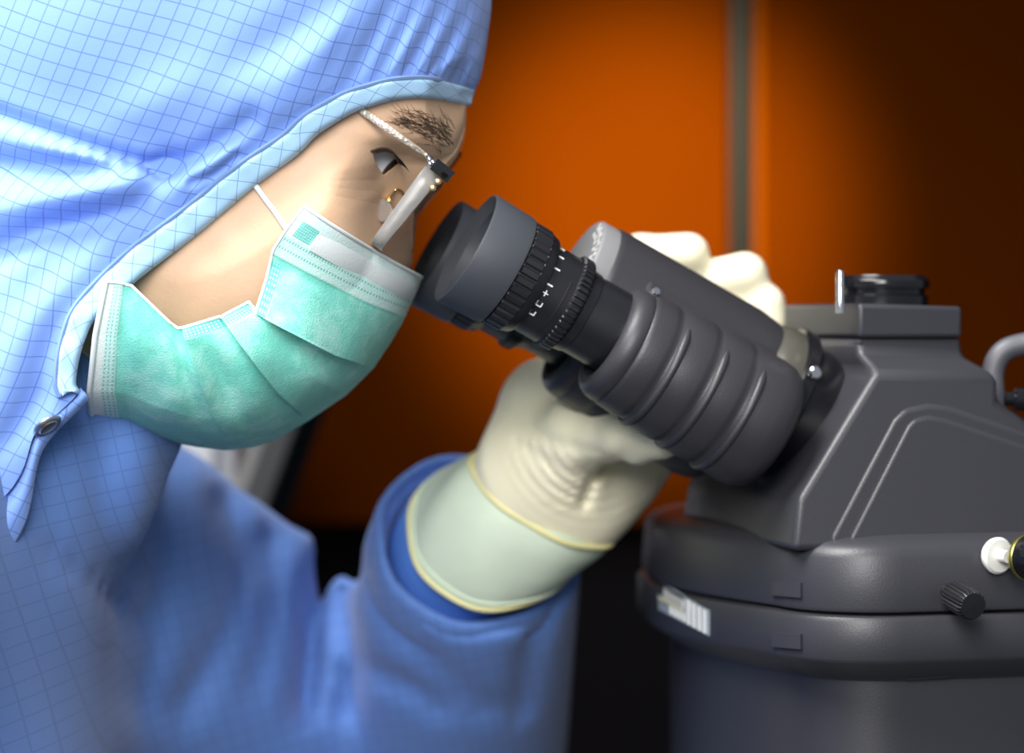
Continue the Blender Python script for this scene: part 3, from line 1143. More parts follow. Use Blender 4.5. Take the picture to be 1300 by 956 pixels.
# neck and shoulders of the same body, hidden by the clothing
nkp = spline([P(190, 380, Y0), P(95, 440, Y0), P(0, 520, Y0), P(-110, 640, Y0), P(-230, 850, Y0)], 6)
nr = np.interp(np.linspace(0, 1, len(nkp)), [0, 0.3, 0.55, 0.8, 1], [0.036, 0.036, 0.040, 0.055, 0.07])
Vk = []
for i, p in enumerate(nkp):
    t = Vector(nkp[min(i + 1, len(nkp) - 1)] - nkp[max(i - 1, 0)]).normalized()
    e1 = Vector((0, 1, 0))
    e2 = t.cross(e1)
    for k in range(40):
        a = 2 * math.pi * k / 40
        Vk.append(Vector(p) + e1 * (math.cos(a) * nr[i] * 1.02) + e2 * (math.sin(a) * nr[i]))
Fk = grid_faces(len(nkp), 40, closed_v=True) + len(Vb)
body = merged('body', np.concatenate([Vb, np.array(Vk)]), np.concatenate([Fb, Fk]), M['skin'], person)

# eyeballs: local +Z is the gaze
for sgn in (-1, 1):
    bm = bmesh.new()
    bmesh.ops.create_uvsphere(bm, u_segments=40, v_segments=32, radius=EYE_R)
    me = bpy.data.meshes.new('eye')
    bm.to_mesh(me)
    bm.free()
    me.polygons.foreach_set('use_smooth', [True] * len(me.polygons))
    o = link('eye', me, M['eye'], person)
    c_ = P(EYE[0], EYE[1], Y0 - EYE_W)
    o.location = Vector((c_.x, Y0 + sgn * EYE_W, c_.z)) - person.location
    o.rotation_euler = Vector((0.76, -0.34, -0.55)).to_track_quat('Z', 'Y').to_euler()


def on_face(x, y, lift=0.0):
    return P(x, y, Y0 - float(face_w(np.array([float(x)]), np.array([float(y)]))[0]) - lift)


# lashes and lid line
VL, FL = [], []


def hair(pts, r, VL, FL):
    for i, p in enumerate(pts):
        rr_ = r * (1 - 0.75 * i / (len(pts) - 1))
        for k in range(3):
            a = 2 * math.pi * k / 3
            VL.append((p[0] + rr_ * math.cos(a), p[1] + rr_ * 0.5, p[2] + rr_ * math.sin(a)))
    n0 = len(VL) - 3 * len(pts)
    for i in range(len(pts) - 1):
        for k in range(3):
            FL.append([n0 + 3 * i + k, n0 + 3 * i + (k + 1) % 3, n0 + 3 * i + 3 + (k + 1) % 3, n0 + 3 * i + 3 + k])


lidc = spline([(474, 192), (482, 189), (492, 190.5), (501, 197), (508, 207)], 8)
for i in range(0, len(lidc)):
    x, y = lidc[i]
    a = on_face(x, y, 0.0008)
    ln = 9 + 7 * i / len(lidc)
    q = P(x + ln * 0.75, y + ln * (0.25 + 0.5 * i / len(lidc)), a.y - 0.0035)
    mid = P(x + ln * 0.4, y + ln * 0.32, a.y - 0.0022)
    hair([a, mid, q], 0.00022, VL, FL)
o = mesh('eyelashes', VL, FL, M['lash'], person)
o['kind'] = 'stuff'
tube('lid_line', [on_face(x, y, 0.0004) for x, y in spline([(471, 192), (482, 188.5), (493, 190), (502, 197), (509, 208)], 6)], 0.00045, M['brow'], person, n=6)

VB, FB2 = [], []
for i in range(230):
    t = rng.random() ** 0.7
    x = 503 + t * 72 + rng.normal(0, 3)
    yc = 152 + 20 * t ** 1.6
    y = yc + 4 * t + rng.normal(0, 5.5 + 5 * t)
    if x > 584 - max(0, (y - 175)) * 0.6:
        continue
    ln = rng.uniform(10, 20)
    ang = math.radians(rng.normal(205 if t < 0.7 else 235, 16))
    p0 = on_face(x, y, 0.0002)
    x1, y1 = x + ln * 0.5 * math.cos(ang), y + ln * 0.5 * math.sin(ang) * 0.6
    x2, y2 = x + ln * math.cos(ang), y + ln * math.sin(ang)
    hair([p0, on_face(x1, y1, 0.0010), on_face(x2, y2, 0.0006)], 0.00010 + 0.00006 * t, VB, FB2)
o = mesh('eyebrow', VB, FB2, M['brow'], person)
o['kind'] = 'stuff'

# --- hood
OUT = [(598, 127), (606, 105), (612, 90), (620, 40), (624, 0), (620, -60), (600, -140), (545, -240), (460, -330), (350, -390), (205, -418), (60, -395), (-80, -310), (-180, -160), (-212, 0), (-216, 120), (-235, 230), (-262, 330), (-300, 420), (-340, 510), (-400, 600), (-470, 700)]


def resample(poly, n):
    p = spline(poly, 6)
    s = np.concatenate([[0], np.cumsum(np.hypot(*np.diff(p, axis=0).T))])
    t = np.linspace(0, s[-1], n)
    return np.stack([np.interp(t, s, p[:, 0]), np.interp(t, s, p[:, 1])], -1), t


NV = 420
Ev, Es = resample(E, NV)
Ov, _ = resample(OUT, NV)


def folds(x, y):
    """displacement of the hood cloth in metres"""
    f = np.zeros(np.shape(x))

    def crease(poly, depth, sw, bulge=0.0, bw=0.0, shift=0.0):
        d, s = polydist(x, y, poly)
        g = -depth * np.exp(-0.5 * (d / sw) ** 2)
        if bulge:
            sd = d * s - shift
            g = g + bulge * np.exp(-0.5 * (sd / bw) ** 2) * np.exp(-0.5 * (np.maximum(d - 3 * bw, 0) / bw) ** 2)
        return g
    # elastic pull line with puckers (left), and the deep roll below it
    f += crease([(-120, 118), (0, 145), (70, 170), (150, 197), (205, 212)], 0.0052, 7)
    f += 0.0050 * gauss(x, y, 20, 180, 90, 16, 14) + 0.0028 * gauss(x, y, 110, 200, 60, 8, 14)
    f += crease([(-120, 205), (0, 207), (90, 212), (160, 213), (215, 216)], 0.0042, 9)
    f += 0.0085 * gauss(x, y, 30, 258, 130, 20, -6) + 0.0060 * gauss(x, y, 140, 246, 50, 17, -10)
    f += crease([(-120, 345), (0, 318), (60, 288), (120, 272), (170, 258), (200, 232), (214, 212)], 0.0085, 15)
    f += crease([(205, 214), (245, 200), (285, 176), (318, 152)], 0.0048, 10)
    f += 0.0050 * gauss(x, y, 275, 206, 30, 9, -32) + crease([(243, 232), (270, 222), (300, 198)], 0.0030, 5)
    pk = np.sin(x * 2 * math.pi / 21.0) * gauss(x, y, 130, 198, 75, 10, 14)
    f += 0.0010 * pk
    # long soft rolls on the crown
    f += 0.0045 * gauss(x, y, 250, 120, 90, 26, -20) - 0.0045 * gauss(x, y, 330, 70, 100, 22, -35)
    f += 0.0030 * gauss(x, y, 405, 62, 70, 16, -48) - 0.0030 * gauss(x, y, 470, 60, 70, 15, -60)
    f += 0.0030 * gauss(x, y, 400, 128, 60, 18, -28) - 0.0028 * gauss(x, y, 345, 170, 70, 12, -35)
    f += 0.0022 * np.sin((x * 0.8 + y * 0.55) / 46.0) * gauss(x, y, 240, 20, 260, 120)
    # pleats gathered at the forehead
    q = (x - 555) + (y - 100) * 0.52
    f += 0.0022 * np.sin(q * 2 * math.pi / 34) * np.exp(-0.5 * (np.maximum(70 - y, 0) / 45) ** 2) * gauss(x, y, 560, 70, 62, 70)
    f += 0.0009 * np.sin(q * 2 * math.pi / 11) * gauss(x, y, 570, 98, 40, 14)
    f = np.maximum(f, -0.0085)
    # lower cheek folds
    f += 0.0040 * gauss(x, y, 15, 455, 26, 70, 14) - 0.0035 * gauss(x, y, 50, 475, 14, 70, 22)
    f += -0.0030 * gauss(x, y, 60, 340, 18, 60, 40) + 0.0030 * gauss(x, y, 100, 345, 16, 60, 42)
    f += -0.004 * gauss(x, y, 30, 530, 12, 50, 40)
    return f


uu = np.concatenate([np.linspace(0, 0.75, 230)[:-1], 1 - 0.25 * np.linspace(1, 0, 50) ** 1.7])
U2, J = np.meshgrid(uu, np.arange(NV), indexing='ij')
px = Ev[J, 0] * (1 - U2) + Ov[J, 0] * U2
py = Ev[J, 1] * (1 - U2) + Ov[J, 1] * U2
dE = polydist(px, py, E[:18])[0]
base = hood_base(px, py)
fo = 0.72 * folds(px, py) * np.clip((dE - 12) / 30, 0, 1) * np.clip(base / 0.03, 0.0, 1)
w = np.maximum(base + fo, 0.001) * np.sqrt(np.clip(1 - U2 ** 10, 0, 1)) * np.clip(np.hypot(px - 598, py - 131) / 25, 0, 1) ** 0.5
ar = math.radians(21)
cl = lambda t: np.arcsin(np.clip(t / 450, -1, 1)) * 450
gx, gy = cl(px - HCX), np.where(py > 200, cl(200.0) + (py - 200) * 1.08, cl(np.minimum(py, 200) - HCY))
wr = 30 * gauss(px, py, 120, 300, 110, 60) - 16 * gauss(px, py, 20, 480, 80, 80)
gu = (gx * math.cos(ar) + gy * math.sin(ar) * 1.15 + wr + fo * 1500) / 22.0
gv = (-gx * math.sin(ar) * 0.8 + gy * math.cos(ar) - fo * 2200) / 22.5
uv1 = np.stack([gu, gv], -1).reshape(-1, 2)
nu, nv = px.shape
V, Fc = half_and_mirror(px, py, w, nu, nv)
hood = merged('hood', V, Fc, M['hood'], person, uv=np.concatenate([uv1, uv1]))
tag(hood, 'blue hood cloth with a fine dark grid')

# bound hem along the opening
k_end = int(np.argmin(np.hypot(Ev[:, 0] - 98, Ev[:, 1] - 500)))
Hm = Ev[:k_end + 1]
tg = np.gradient(Hm, axis=0)
tg /= np.linalg.norm(tg, axis=1)[:, None]
nr_ = np.stack([-tg[:, 1], tg[:, 0]], -1)
if nr_[k_end // 2] @ (np.array([150, 100]) - Hm[k_end // 2]) < 0:
    nr_ = -nr_
s_ = np.linspace(0, 1, k_end + 1)
wid = np.interp(s_, [0, 0.08, 0.2, 0.45, 0.7, 0.85, 1], [20, 25, 26, 33, 36, 30, 24])
TT = np.linspace(-0.06, 1, 15)
px = Hm[None, :, 0] + nr_[None, :, 0] * (wid[None] * TT[:, None])
py = Hm[None, :, 1] + nr_[None, :, 1] * (wid[None] * TT[:, None])
pf = np.clip(1 - (2 * np.clip(TT, 0, 1) - 1) ** 6, 0, 1)[:, None]
wb_ = hood_base(Hm[:, 0], Hm[:, 1])[None] * (1 - TT[:, None]) + hood_base(Hm[:, 0] + nr_[:, 0] * wid, Hm[:, 1] + nr_[:, 1] * wid)[None] * TT[:, None]
w = np.maximum(wb_, hood_base(px, py)) + 0.0004 + 0.0020 * pf + 0.0004 * np.sin(np.linspace(0, 90, k_end + 1))[None] * pf
w[0] -= 0.003
w = np.maximum(w, 0.0005) * np.clip(np.hypot(px - 603, py - 125) / 22, 0.0, 1) ** 0.5
dist = np.concatenate([[0], np.cumsum(np.hypot(*np.diff(Hm, axis=0).T))])
uvh = np.stack([np.broadcast_to(dist[None] / 34.0, px.shape), np.broadcast_to(TT[:, None] * 0.95, px.shape)], -1).reshape(-1, 2)
V, Fc = half_and_mirror(px, py, w, *px.shape)
hem = merged('hood_hem', V, Fc, M['hem'], person, uv=np.concatenate([uvh, uvh]))
tag(hem, 'pale blue stitched hem around the face opening')
# raised stitched edge of the hem
tube('piping', [tuple(p) for p in PA(Hm[::3, 0] + nr_[::3, 0] * wid[::3], Hm[::3, 1] + nr_[::3, 1] * wid[::3],
                                     Y0 - np.maximum(hood_base(Hm[::3, 0] + nr_[::3, 0] * wid[::3], Hm[::3, 1] + nr_[::3, 1] * wid[::3]) * np.clip(np.arange(len(Hm[::3])) / 6.0, 0.1, 1) ** .5, 0.001) - 0.0012)], 0.0009, M['hem'], hem, n=6)

# --- collar flap under the hood, with the snap fastener
Ca = [(104, 494), (72, 520), (50, 540), (26, 590), (0, 625), (-60, 680), (-150, 750)]
Cb = [(112, 505), (96, 522), (66, 552), (47, 585), (32, 661), (0, 716), (-60, 790), (-150, 880)]
a_, _ = resample(Ca, 60)
b2_, _ = resample(Cb, 60)
tt = np.linspace(0, 1, 16)[:, None]
px = a_[None, :, 0] * (1 - tt) + b2_[None, :, 0] * tt
py = a_[None, :, 1] * (1 - tt) + b2_[None, :, 1] * tt
hb = hood_base(a_[:, 0], a_[:, 1])[None]
w = hb - 0.006 + 0.004 * np.sin(tt * math.pi) + 0.0015 * np.sin(np.arange(60) / 5.0)[None] * tt
uvc = np.stack([(px * 0.9 + py * 0.43) / 20, (py * 0.9 - px * 0.43) / 20], -1).reshape(-1, 2)
col = mesh('collar', PA(px, py, Y0 - w).reshape(-1, 3), grid_faces(*px.shape), M['collar'], person, uv=uvc, solid=0.0014)
tag(col, 'bright blue collar flap below the hood')
sn = P(60, 541, Y0 - float(hood_base(np.array([60.]), np.array([541.]))[0]) - 0.0035)
sd = Vector((0.30, -0.72, 0.62))
snap = revolve('snap_fastener', [(-0.0012, 0.0036), (-0.0008, 0.0050), (0.0, 0.0054), (0.0006, 0.0050), (0.0005, 0.0036), (0.0010, 0.0032), (0.0012, 0.0018), (0.0012, 0.0)], sn, Vector((0.52, -0.30, -0.70)), M['snap'], person, n=32, caps=False)
tag(snap, 'chrome snap fastener on the hood flap')

# --- coverall: torso, shoulders and arms as one surface
W3 = P(627, 672, 0.128)
ELB = P(530, 1030, 0.325)
DA = (W3 - ELB).normalized()
HEM = P(601, 690, 0.145)
near_sh, near_el = P(-480, 720, -0.15), P(-560, 1500, -0.16)
far_sh = P(60, 815, 0.19)


def coverall_sdf(p):
    d = cone_sdf(p, P(-235, 600, Y0), P(-320, 1400, Y0), 0.095, 0.15, 0.72)
    d = smin(d, cone_sdf(p, P(-200, 640, 0.03), far_sh, 0.07, 0.088), 0.05)
    d = smin(d, cone_sdf(p, P(-250, 640, 0.03), near_sh, 0.07, 0.085), 0.05)
    d = smin(d, cone_sdf(p, P(-150, 680, Y0), P(60, 560, Y0), 0.085, 0.050), 0.03)
    d = smin(d, cone_sdf(p, near_sh, near_el, 0.085, 0.06), 0.03)
    arm = cone_sdf(p, far_sh, ELB, 0.092, 0.070)
    arm = smin(arm, cone_sdf(p, P(190, 740, 0.20), P(372, 752, 0.215), 0.055, 0.022), 0.03)
    d = smin(d, arm, 0.025)
    fo_ = cone_sdf(p, ELB, HEM + DA * 0.05, 0.068, 0.0385)
    fo_ = np.maximum(fo_, (p - np.array(HEM)) @ np.array(DA))
    # folds
    X, Z = p[:, 0], p[:, 2]
    px_ = CX + X * F / (D + p[:, 1])
    py_ = CY - (Z - Z0) * F / (D + p[:, 1])
    g = np.zeros(len(p))
    for poly, dp, sw in (([(125, 560), (140, 700), (165, 880)], 0.005, 18), ([(215, 590), (200, 720), (190, 900)], 0.004, 15), ([(285, 640), (310, 720), (290, 800), (230, 900)], 0.006, 15),
                         ([(410, 715), (395, 790), (385, 900)], 0.016, 12), ([(340, 690), (350, 760), (325, 860)], 0.006, 16), ([(60, 700), (130, 750), (180, 790)], 0.004, 7)):
        dd, _ = polydist(px_, py_, poly)
        g += dp * np.exp(-0.5 * (dd / sw) ** 2)
    d = smin(d, fo_, 0.012)
    for poly, dp, sw in (([(450, 720), (500, 790), (560, 850), (610, 900)], 0.004, 12), ([(470, 850), (520, 870), (560, 900)], 0.005, 10), ([(690, 780), (670, 830), (660, 900)], 0.005, 9), ([(430, 760), (450, 830), (440, 900)], 0.006, 11)):
        dd, _ = polydist(px_, py_, poly)
        g += dp * np.exp(-0.5 * (dd / sw) ** 2)
    d = d + g
    # hollow at the sleeve opening
    hol = cone_sdf(p, HEM - DA * 0.05, HEM + DA * 0.04, 0.033, 0.0368)
    d = np.maximum(d, -hol)
    return d


V, Fc = surface(coverall_sdf, (-0.52, -0.32, 0.66), (0.06, 0.42, 1.22), 0.0048)
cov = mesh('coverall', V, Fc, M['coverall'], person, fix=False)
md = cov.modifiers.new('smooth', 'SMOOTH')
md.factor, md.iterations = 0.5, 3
tag(cov, 'blue coverall torso and sleeve, soft shade painted into the cloth')

CE0 = W3 - DA * 0.002
# sleeve hem roll and the inner knit cuff
def ring(c_, r, n=48, ph=0.0, amp=0.0, d=None):
    d = d or DA
    e1 = (Vector((0, 0, 1)) - d * d.z).normalized()
    e2 = d.cross(e1)
    return [tuple(c_ + (e1 * math.cos(2 * math.pi * k / n) + e2 * math.sin(2 * math.pi * k / n)) * (r + amp * math.sin(3 * 2 * math.pi * k / n + ph) + amp * 0.6 * math.sin(7 * 2 * math.pi * k / n + 2 * ph))) for k in range(n)]


def ringloft(name, rings, mat, parent, solid=0.0):
    V = [p for r_ in rings for p in r_]
    return mesh(name, V, grid_faces(len(rings), len(rings[0]), closed_v=True), mat, parent, solid=solid)


hs = []
for t, r in ((-0.006, 0.0395), (0.0, 0.0392), (0.003, 0.0400), (0.0042, 0.0415), (0.003, 0.0432), (-0.001, 0.0442), (-0.008, 0.0446), (-0.016, 0.0452), (-0.019, 0.0444)):
    hs.append(ring(HEM + DA * t, r * 0.955, amp=0.0008))
sh = ringloft('sleeve_hem', hs, M['coverall'], person)
ringloft('inner_sleeve', [ring(HEM.lerp(CE0, max(0, t / 0.019)) if t > 0 else HEM + DA * t, r, amp=0.0008, ph=t * 60) for t, r in ((-0.03, 0.033), (-0.01, 0.0335), (0.005, 0.033), (0.012, 0.0325), (0.019, 0.0315))], M['inner_cuff'], person)

# --- gloved hand
CE = W3 - DA * 0.004                                    # cuff edge centre
gl = []


def J3(px_, py_, y_):
    return P(px_, py_, y_)


WR0, WR1 = J3(700, 618, 0.119), J3(708, 596, 0.117)
FING = [
    ([J3(722, 500, .124), J3(765, 405, .128), J3(812, 326, .122), J3(874, 322, .116)], [.0125, .0105, .0085, .0084]),
    ([J3(748, 505, .126), J3(815, 420, .132), J3(882, 364, .124), J3(946, 349, .118)], [.0125, .0108, .0092, .0091]),
    ([J3(770, 515, .126), J3(850, 440, .132), J3(910, 394, .124), J3(971, 386, .118)], [.0120, .0100, .0083, .0082]),
    ([J3(790, 540, .124), J3(880, 475, .130), J3(950, 420, .122), J3(978, 412, .117)], [.0110, .0090, .0078, .0070]),
]
THUMB = ([J3(690, 600, .110), J3(742, 556, .084), J3(800, 556, .052), J3(840, 556, .040)], [.027, .0160, .0095, .0080])


def glove_sdf(p):
    d = cone_sdf(p, WR0, WR1, 0.0262, 0.0262)
    d = smin(d, cone_sdf(p, J3(694, 608, .118), J3(706, 520, .120), .0240, .0190), .012)
    d = smin(d, cone_sdf(p, J3(700, 520, .120), J3(735, 500, .124), .0190, .0150), .012)
    d = smin(d, cone_sdf(p, J3(728, 628, .120), J3(770, 592, .122), .0240, .0200), .014)
    d = smin(d, cone_sdf(p, J3(770, 590, .122), J3(838, 558, .122), .0200, .0120), .014)
    d = smin(d, cone_sdf(p, J3(720, 540, .118), J3(780, 530, .124), .0200, .0160), .012)
    for pts, rs in FING:
        c_ = None
        for i in range(3):
            s = cone_sdf(p, pts[i], pts[i + 1], rs[i], rs[i + 1])
            c_ = s if c_ is None else smin(c_, s, .004)
        d = smin(d, c_, .0045)
    c_ = None
    for i in range(3):
        s = cone_sdf(p, THUMB[0][i], THUMB[0][i + 1], THUMB[1][i], THUMB[1][i + 1])
        c_ = s if c_ is None else smin(c_, s, .006)
    d = smin(d, c_, .008)
    # stretch creases of the latex around the ball of the thumb
    px_ = CX + p[:, 0] * F / (D + p[:, 1])
    py_ = CY - (p[:, 2] - Z0) * F / (D + p[:, 1])
    rad = np.hypot((px_ - 752), (py_ - 555) * 1.05)
    ang = np.arctan2(py_ - 555, px_ - 752)
    win_ = np.exp(-0.5 * ((rad - 78) / 26) ** 2) * np.exp(-0.5 * ((ang - 2.2) / 0.62) ** 2)
    d = d + 0.0011 * np.sin(rad * 2 * math.pi / 13.5 + 1.2 * np.sin(ang * 3)) * win_
    for poly, dp, sw in (([(745, 596), (775, 600), (790, 580)], 0.0028, 11), ([(742, 640), (752, 610), (770, 590)], 0.003, 5), ([(640, 520), (700, 560), (760, 575)], 0.0012, 5), ([(655, 560), (700, 590)], 0.001, 4)):
        dd, _ = polydist(px_, py_, poly)
        d = d + dp * np.exp(-0.5 * (dd / sw) ** 2)
    return d


V, Fc = surface(glove_sdf, (-0.04, 0.02, 1.03), (0.125, 0.17, 1.20), 0.0017)
glove = mesh('glove', V, Fc, M['latex'], person, fix=False)
md = glove.modifiers.new('smooth', 'SMOOTH')
md.factor, md.iterations = 0.5, 2
tag(glove, 'ivory latex glove gripping the far side of the binocular')
# loose cuff of the glove
gr = []
CT = P(697, 624, 0.119)
DH = Vector((0.50, -0.30, 0.81)).normalized()
for i in range(15):
    s = i / 14
    c_ = CE.lerp(CT, s)
    r = np.interp(s, [0, 0.15, 0.4, 0.7, 0.9, 1], [0.0345, 0.0350, 0.0348, 0.0338, 0.0318, 0.0290])
    gr.append(ring(c_, r, n=64, ph=s * 5, amp=0.0006 + 0.0007 * s * (1 - s), d=DA.lerp(DH, s).normalized()))
cuff = ringloft('glove_cuff', gr, M['cuff'], person)
tag(cuff, 'pale greenish glove cuff over the sleeve')
V1 = ring(CE, 0.0347, n=64, ph=0, amp=0.0007)
tube('bead', [Vector(v) for v in V1 + V1[:1]], 0.0010, M['bead'], cuff, n=8)
V1 = ring(CE.lerp(CT, 0.08), 0.0350, n=64, ph=0.4, amp=0.0007, d=DA.lerp(DH, 0.08).normalized())
tube('bead', [Vector(v) for v in V1 + V1[:1]], 0.0006, M['cuff'], cuff, n=8)
V1 = [Vector(v) for v in ring(CE.lerp(CT, 0.90), 0.0322, n=64, ph=4.4, amp=0.0009, d=DA.lerp(DH, 0.9).normalized())]
tube('bead', V1 + V1[:1], 0.0011, M['bead'], cuff, n=8)

# ------------------------------------------------------------------ face mask (worn, hangs from its loops)
mask = empty('face_mask', P(330, 440, Y0), 'teal pleated surgical mask with white bands over nose and mouth', 'face mask')
SIDE = [(0, 386, 262), (.08, 363, 292), (.14, 347, 317), (.23, 338, 355), (.30, 324, 398), (.315, 327, 400), (.33, 316, 383), (.36, 311, 386), (.48, 284, 400), (.495, 281, 403), (.505, 279, 402), (.65, 233, 416), (.68, 226, 417), (.72, 216, 410), (.78, 196, 391), (.88, 167, 363), (.94, 150, 359), (1, 134.5, 358)]
CEN = [(0, 535, 352), (.05, 529, 369), (.12, 519, 390), (.17, 510, 410), (.24, 494, 437), (.31, 473, 468), (.40, 438, 503), (.5, 392, 534), (.57, 353, 557), (.62, 322, 568), (.68, 287, 572), (.73, 252, 568), (.81, 206, 559), (.88, 168, 547), (.92, 152, 545), (1, 118, 545)]
TOP = [(0, 386, 262), (.25, 422, 286), (.5, 459, 309), (.75, 498, 332), (1, 535, 352)]
BOT = [(0, 134.5, 358), (.35, 121, 425), (.7, 113, 498), (1, 118, 545)]


def itp(t, tab):
    t_ = [a[0] for a in tab]
    return np.stack([np.interp(t, t_, [a[1] for a in tab]), np.interp(t, t_, [a[2] for a in tab])], -1)


vv = np.unique(np.concatenate([np.linspace(0, 1, 200), [.30, .305, .31, .315, .32, .49, .495, .5, .505, .51, .655, .66, .665, .67]]))
um = np.concatenate([np.linspace(0, 0.85, 90)[:-1], 1 - 0.15 * np.linspace(1, 0, 36) ** 2])
um[-1] = 1
Um, Vm = np.meshgrid(um, vv, indexing='ij')
S_, C_, T_, B_ = itp(Vm, SIDE), itp(Vm, CEN), itp(Um, TOP), itp(Um, BOT)
u3, v3 = Um[..., None], Vm[..., None]
p00, p10, p01, p11 = np.array(SIDE[0][1:]), np.array(CEN[0][1:]), np.array(SIDE[-1][1:]), np.array(CEN[-1][1:])
XY = S_ * (1 - u3) + C_ * u3 + T_ * (1 - v3) + B_ * v3 - ((1 - u3) * (1 - v3) * p00 + u3 * (1 - v3) * p10 + (1 - u3) * v3 * p01 + u3 * v3 * p11)
px, py = XY[..., 0], XY[..., 1]
ws = np.interp(Vm, [0, .12, .3, .5, .7, .88, 1], [.061, .065, .069, .071, .073, .077, .081])
w = ws * np.sqrt(np.clip(1 - Um ** np.interp(Vm, [0, .15, .4, 1], [1.5, 1.8, 2.3, 2.6]), 0, 1))
fw = np.zeros_like(px)
fw = face_w(px, py)
w = np.maximum(w, fw + 0.0022)


def saw(v_):
    o_ = np.zeros_like(v_)
    for a, b_, am in ((.16, .31, .0055), (.325, .50, .0075), (.51, .66, .0070)):
        o_ = np.where((v_ >= a) & (v_ <= b_), am * ((v_ - a) / (b_ - a)) ** 1.5, o_)
    return o_


w = w + saw(Vm) * (1 - Um ** 3) * np.clip(Um * 8 + 0.25, 0, 1)
w = w + 0.0022 * gauss(Um, Vm, .35, .22, .2, .05) - 0.003 * gauss(Um, Vm, .55, .36, .2, .025) + 0.003 * gauss(Um, Vm, .35, .8, .25, .06) - 0.0035 * gauss(Um, Vm, .5, .70, .3, .018) - 0.003 * gauss(Um, Vm, .55, .60, .28, .02)
w = w + 0.0012 * np.sin(Vm * 34 + 3 * np.sin(Um * 4)) * np.sin(Um * math.pi) * np.clip((Vm - .16) * 20, 0, 1) * np.clip((.9 - Vm) * 20, 0, 1)
w = w + np.where(Vm < 0.152, 0.0008, 0) + np.where(Vm > 0.915, 0.0008, 0)
w = w * np.clip((1 - Um) / 0.004, 0, 1) ** 0.5
w[-1] = 0
uvm = np.stack([Um, Vm], -1).reshape(-1, 2)
V, Fc = half_and_mirror(px, py, w, *px.shape)
mc = merged('pleated_panel', V, Fc, M['mask'], mask, uv=np.concatenate([uvm, uvm]))
mside = PA(px[0], py[0], Y0 - w[0] - 0.0001)
tube('side_binding', [tuple(p) for p in mside], 0.00055, M['white_cloth'], mask, n=8)
mt = PA(px[:, 0], py[:, 0], Y0 - w[:, 0] - 0.0002)
tube('top_binding', [tuple(p) for p in mt[::3]] + [tuple(mt[-1])], 0.0007, M['white_cloth'], mask, n=8)
mb = PA(px[:, -1], py[:, -1], Y0 - w[:, -1] - 0.0002)
tube('chin_binding', [tuple(p) for p in mb[::3]] + [tuple(mb[-1])], 0.0010, M['white_cloth'], mask, n=8)
wire = (np.abs(vv - 0.065)).argmin()
mw = PA(px[22:-14, wire], py[22:-14, wire], Y0 - w[22:-14, wire] - 0.0003)
tube('nose_wire', [tuple(p) for p in mw[::3]], 0.0036, M['mask'], mask, n=8, flat=0.16, flat_dir=(0, 1, 0)).hide_render = False
bpy.data.objects['nose_wire'].data.materials[0] = M['white_cloth']
lp = [on_face(x, y, 0.0012) for x, y in spline([(374, 304), (362, 288), (350, 270), (337, 253), (324, 235), (312, 220), (300, 205)], 4)]
tube('ear_loop', lp, 0.00105, M['white_cloth'], mask, n=10)

# ------------------------------------------------------------------ glasses (rest on the nose)
gls = empty('glasses', P(545, 215, Y0), 'rimless clear glasses with glittery ivory temple worn above the mask', 'glasses')
la, lb = np.array([553.0, 221.0]), np.array([480.5, 315.0])          # lens centreline top and bottom (pixels)
TALL = Vector((la[0] - lb[0], 0, -(la[1] - lb[1]))).normalized()
NL = Vector((TALL.z, 0, -TALL.x))                                     # lens forward normal


def lens(yc, hw, mirror=False):
    """rounded slab: outline in (tall, Y); thick rim, lens body between"""
    c0 = (P(*la, yc) + P(*lb, yc)) / 2
    hh = (P(*la, yc) - P(*lb, yc)).length / 2
    ol = []
    n_ = 56
    for k in range(n_):
        a = 2 * math.pi * k / n_
        ca, sa_ = math.cos(a), math.sin(a)
        e = 2 / 7.0
        ol.append((hh * math.copysign(abs(sa_) ** e, sa_), hw * math.copysign(abs(ca) ** e, ca)))

    def pt(t, y, d):
        half = 0.0028 + 0.0006 * (t / hh)
        return c0 + TALL * t + Vector((0, y, 0)) + NL * (d * half)
    V = []
    for sc_, d in ((0.0, 0.25), (0.5, 0.35), (0.85, 0.75), (1.0, 1.0)):
        V += [pt(t * sc_, y * sc_, d) for t, y in ol]
    k1 = len(V)
    for sc_, d in ((1.0, -1.0), (0.85, -0.75), (0.5, -0.35), (0.0, -0.25)):
        V += [pt(t * sc_, y * sc_, d) for t, y in ol]
    o = merged('lens', V, grid_faces(8, n_, closed_v=True), M['glass'], gls)
    E_ = []
    for g, d in ((1.0, 1.02), (1.012, 0.9), (1.012, -0.9), (1.0, -1.02)):
        E_ += [pt(t * g, y * g, d) for t, y in ol]
    mesh('lens_edge', E_, grid_faces(4, n_, closed_v=True), M['frost'], o, sharp=60)
    return o


hwl = 0.0235
lens(Y0 - 0.0345, hwl)
lens(Y0 + 0.0345, hwl)
yn = Y0 - 0.058
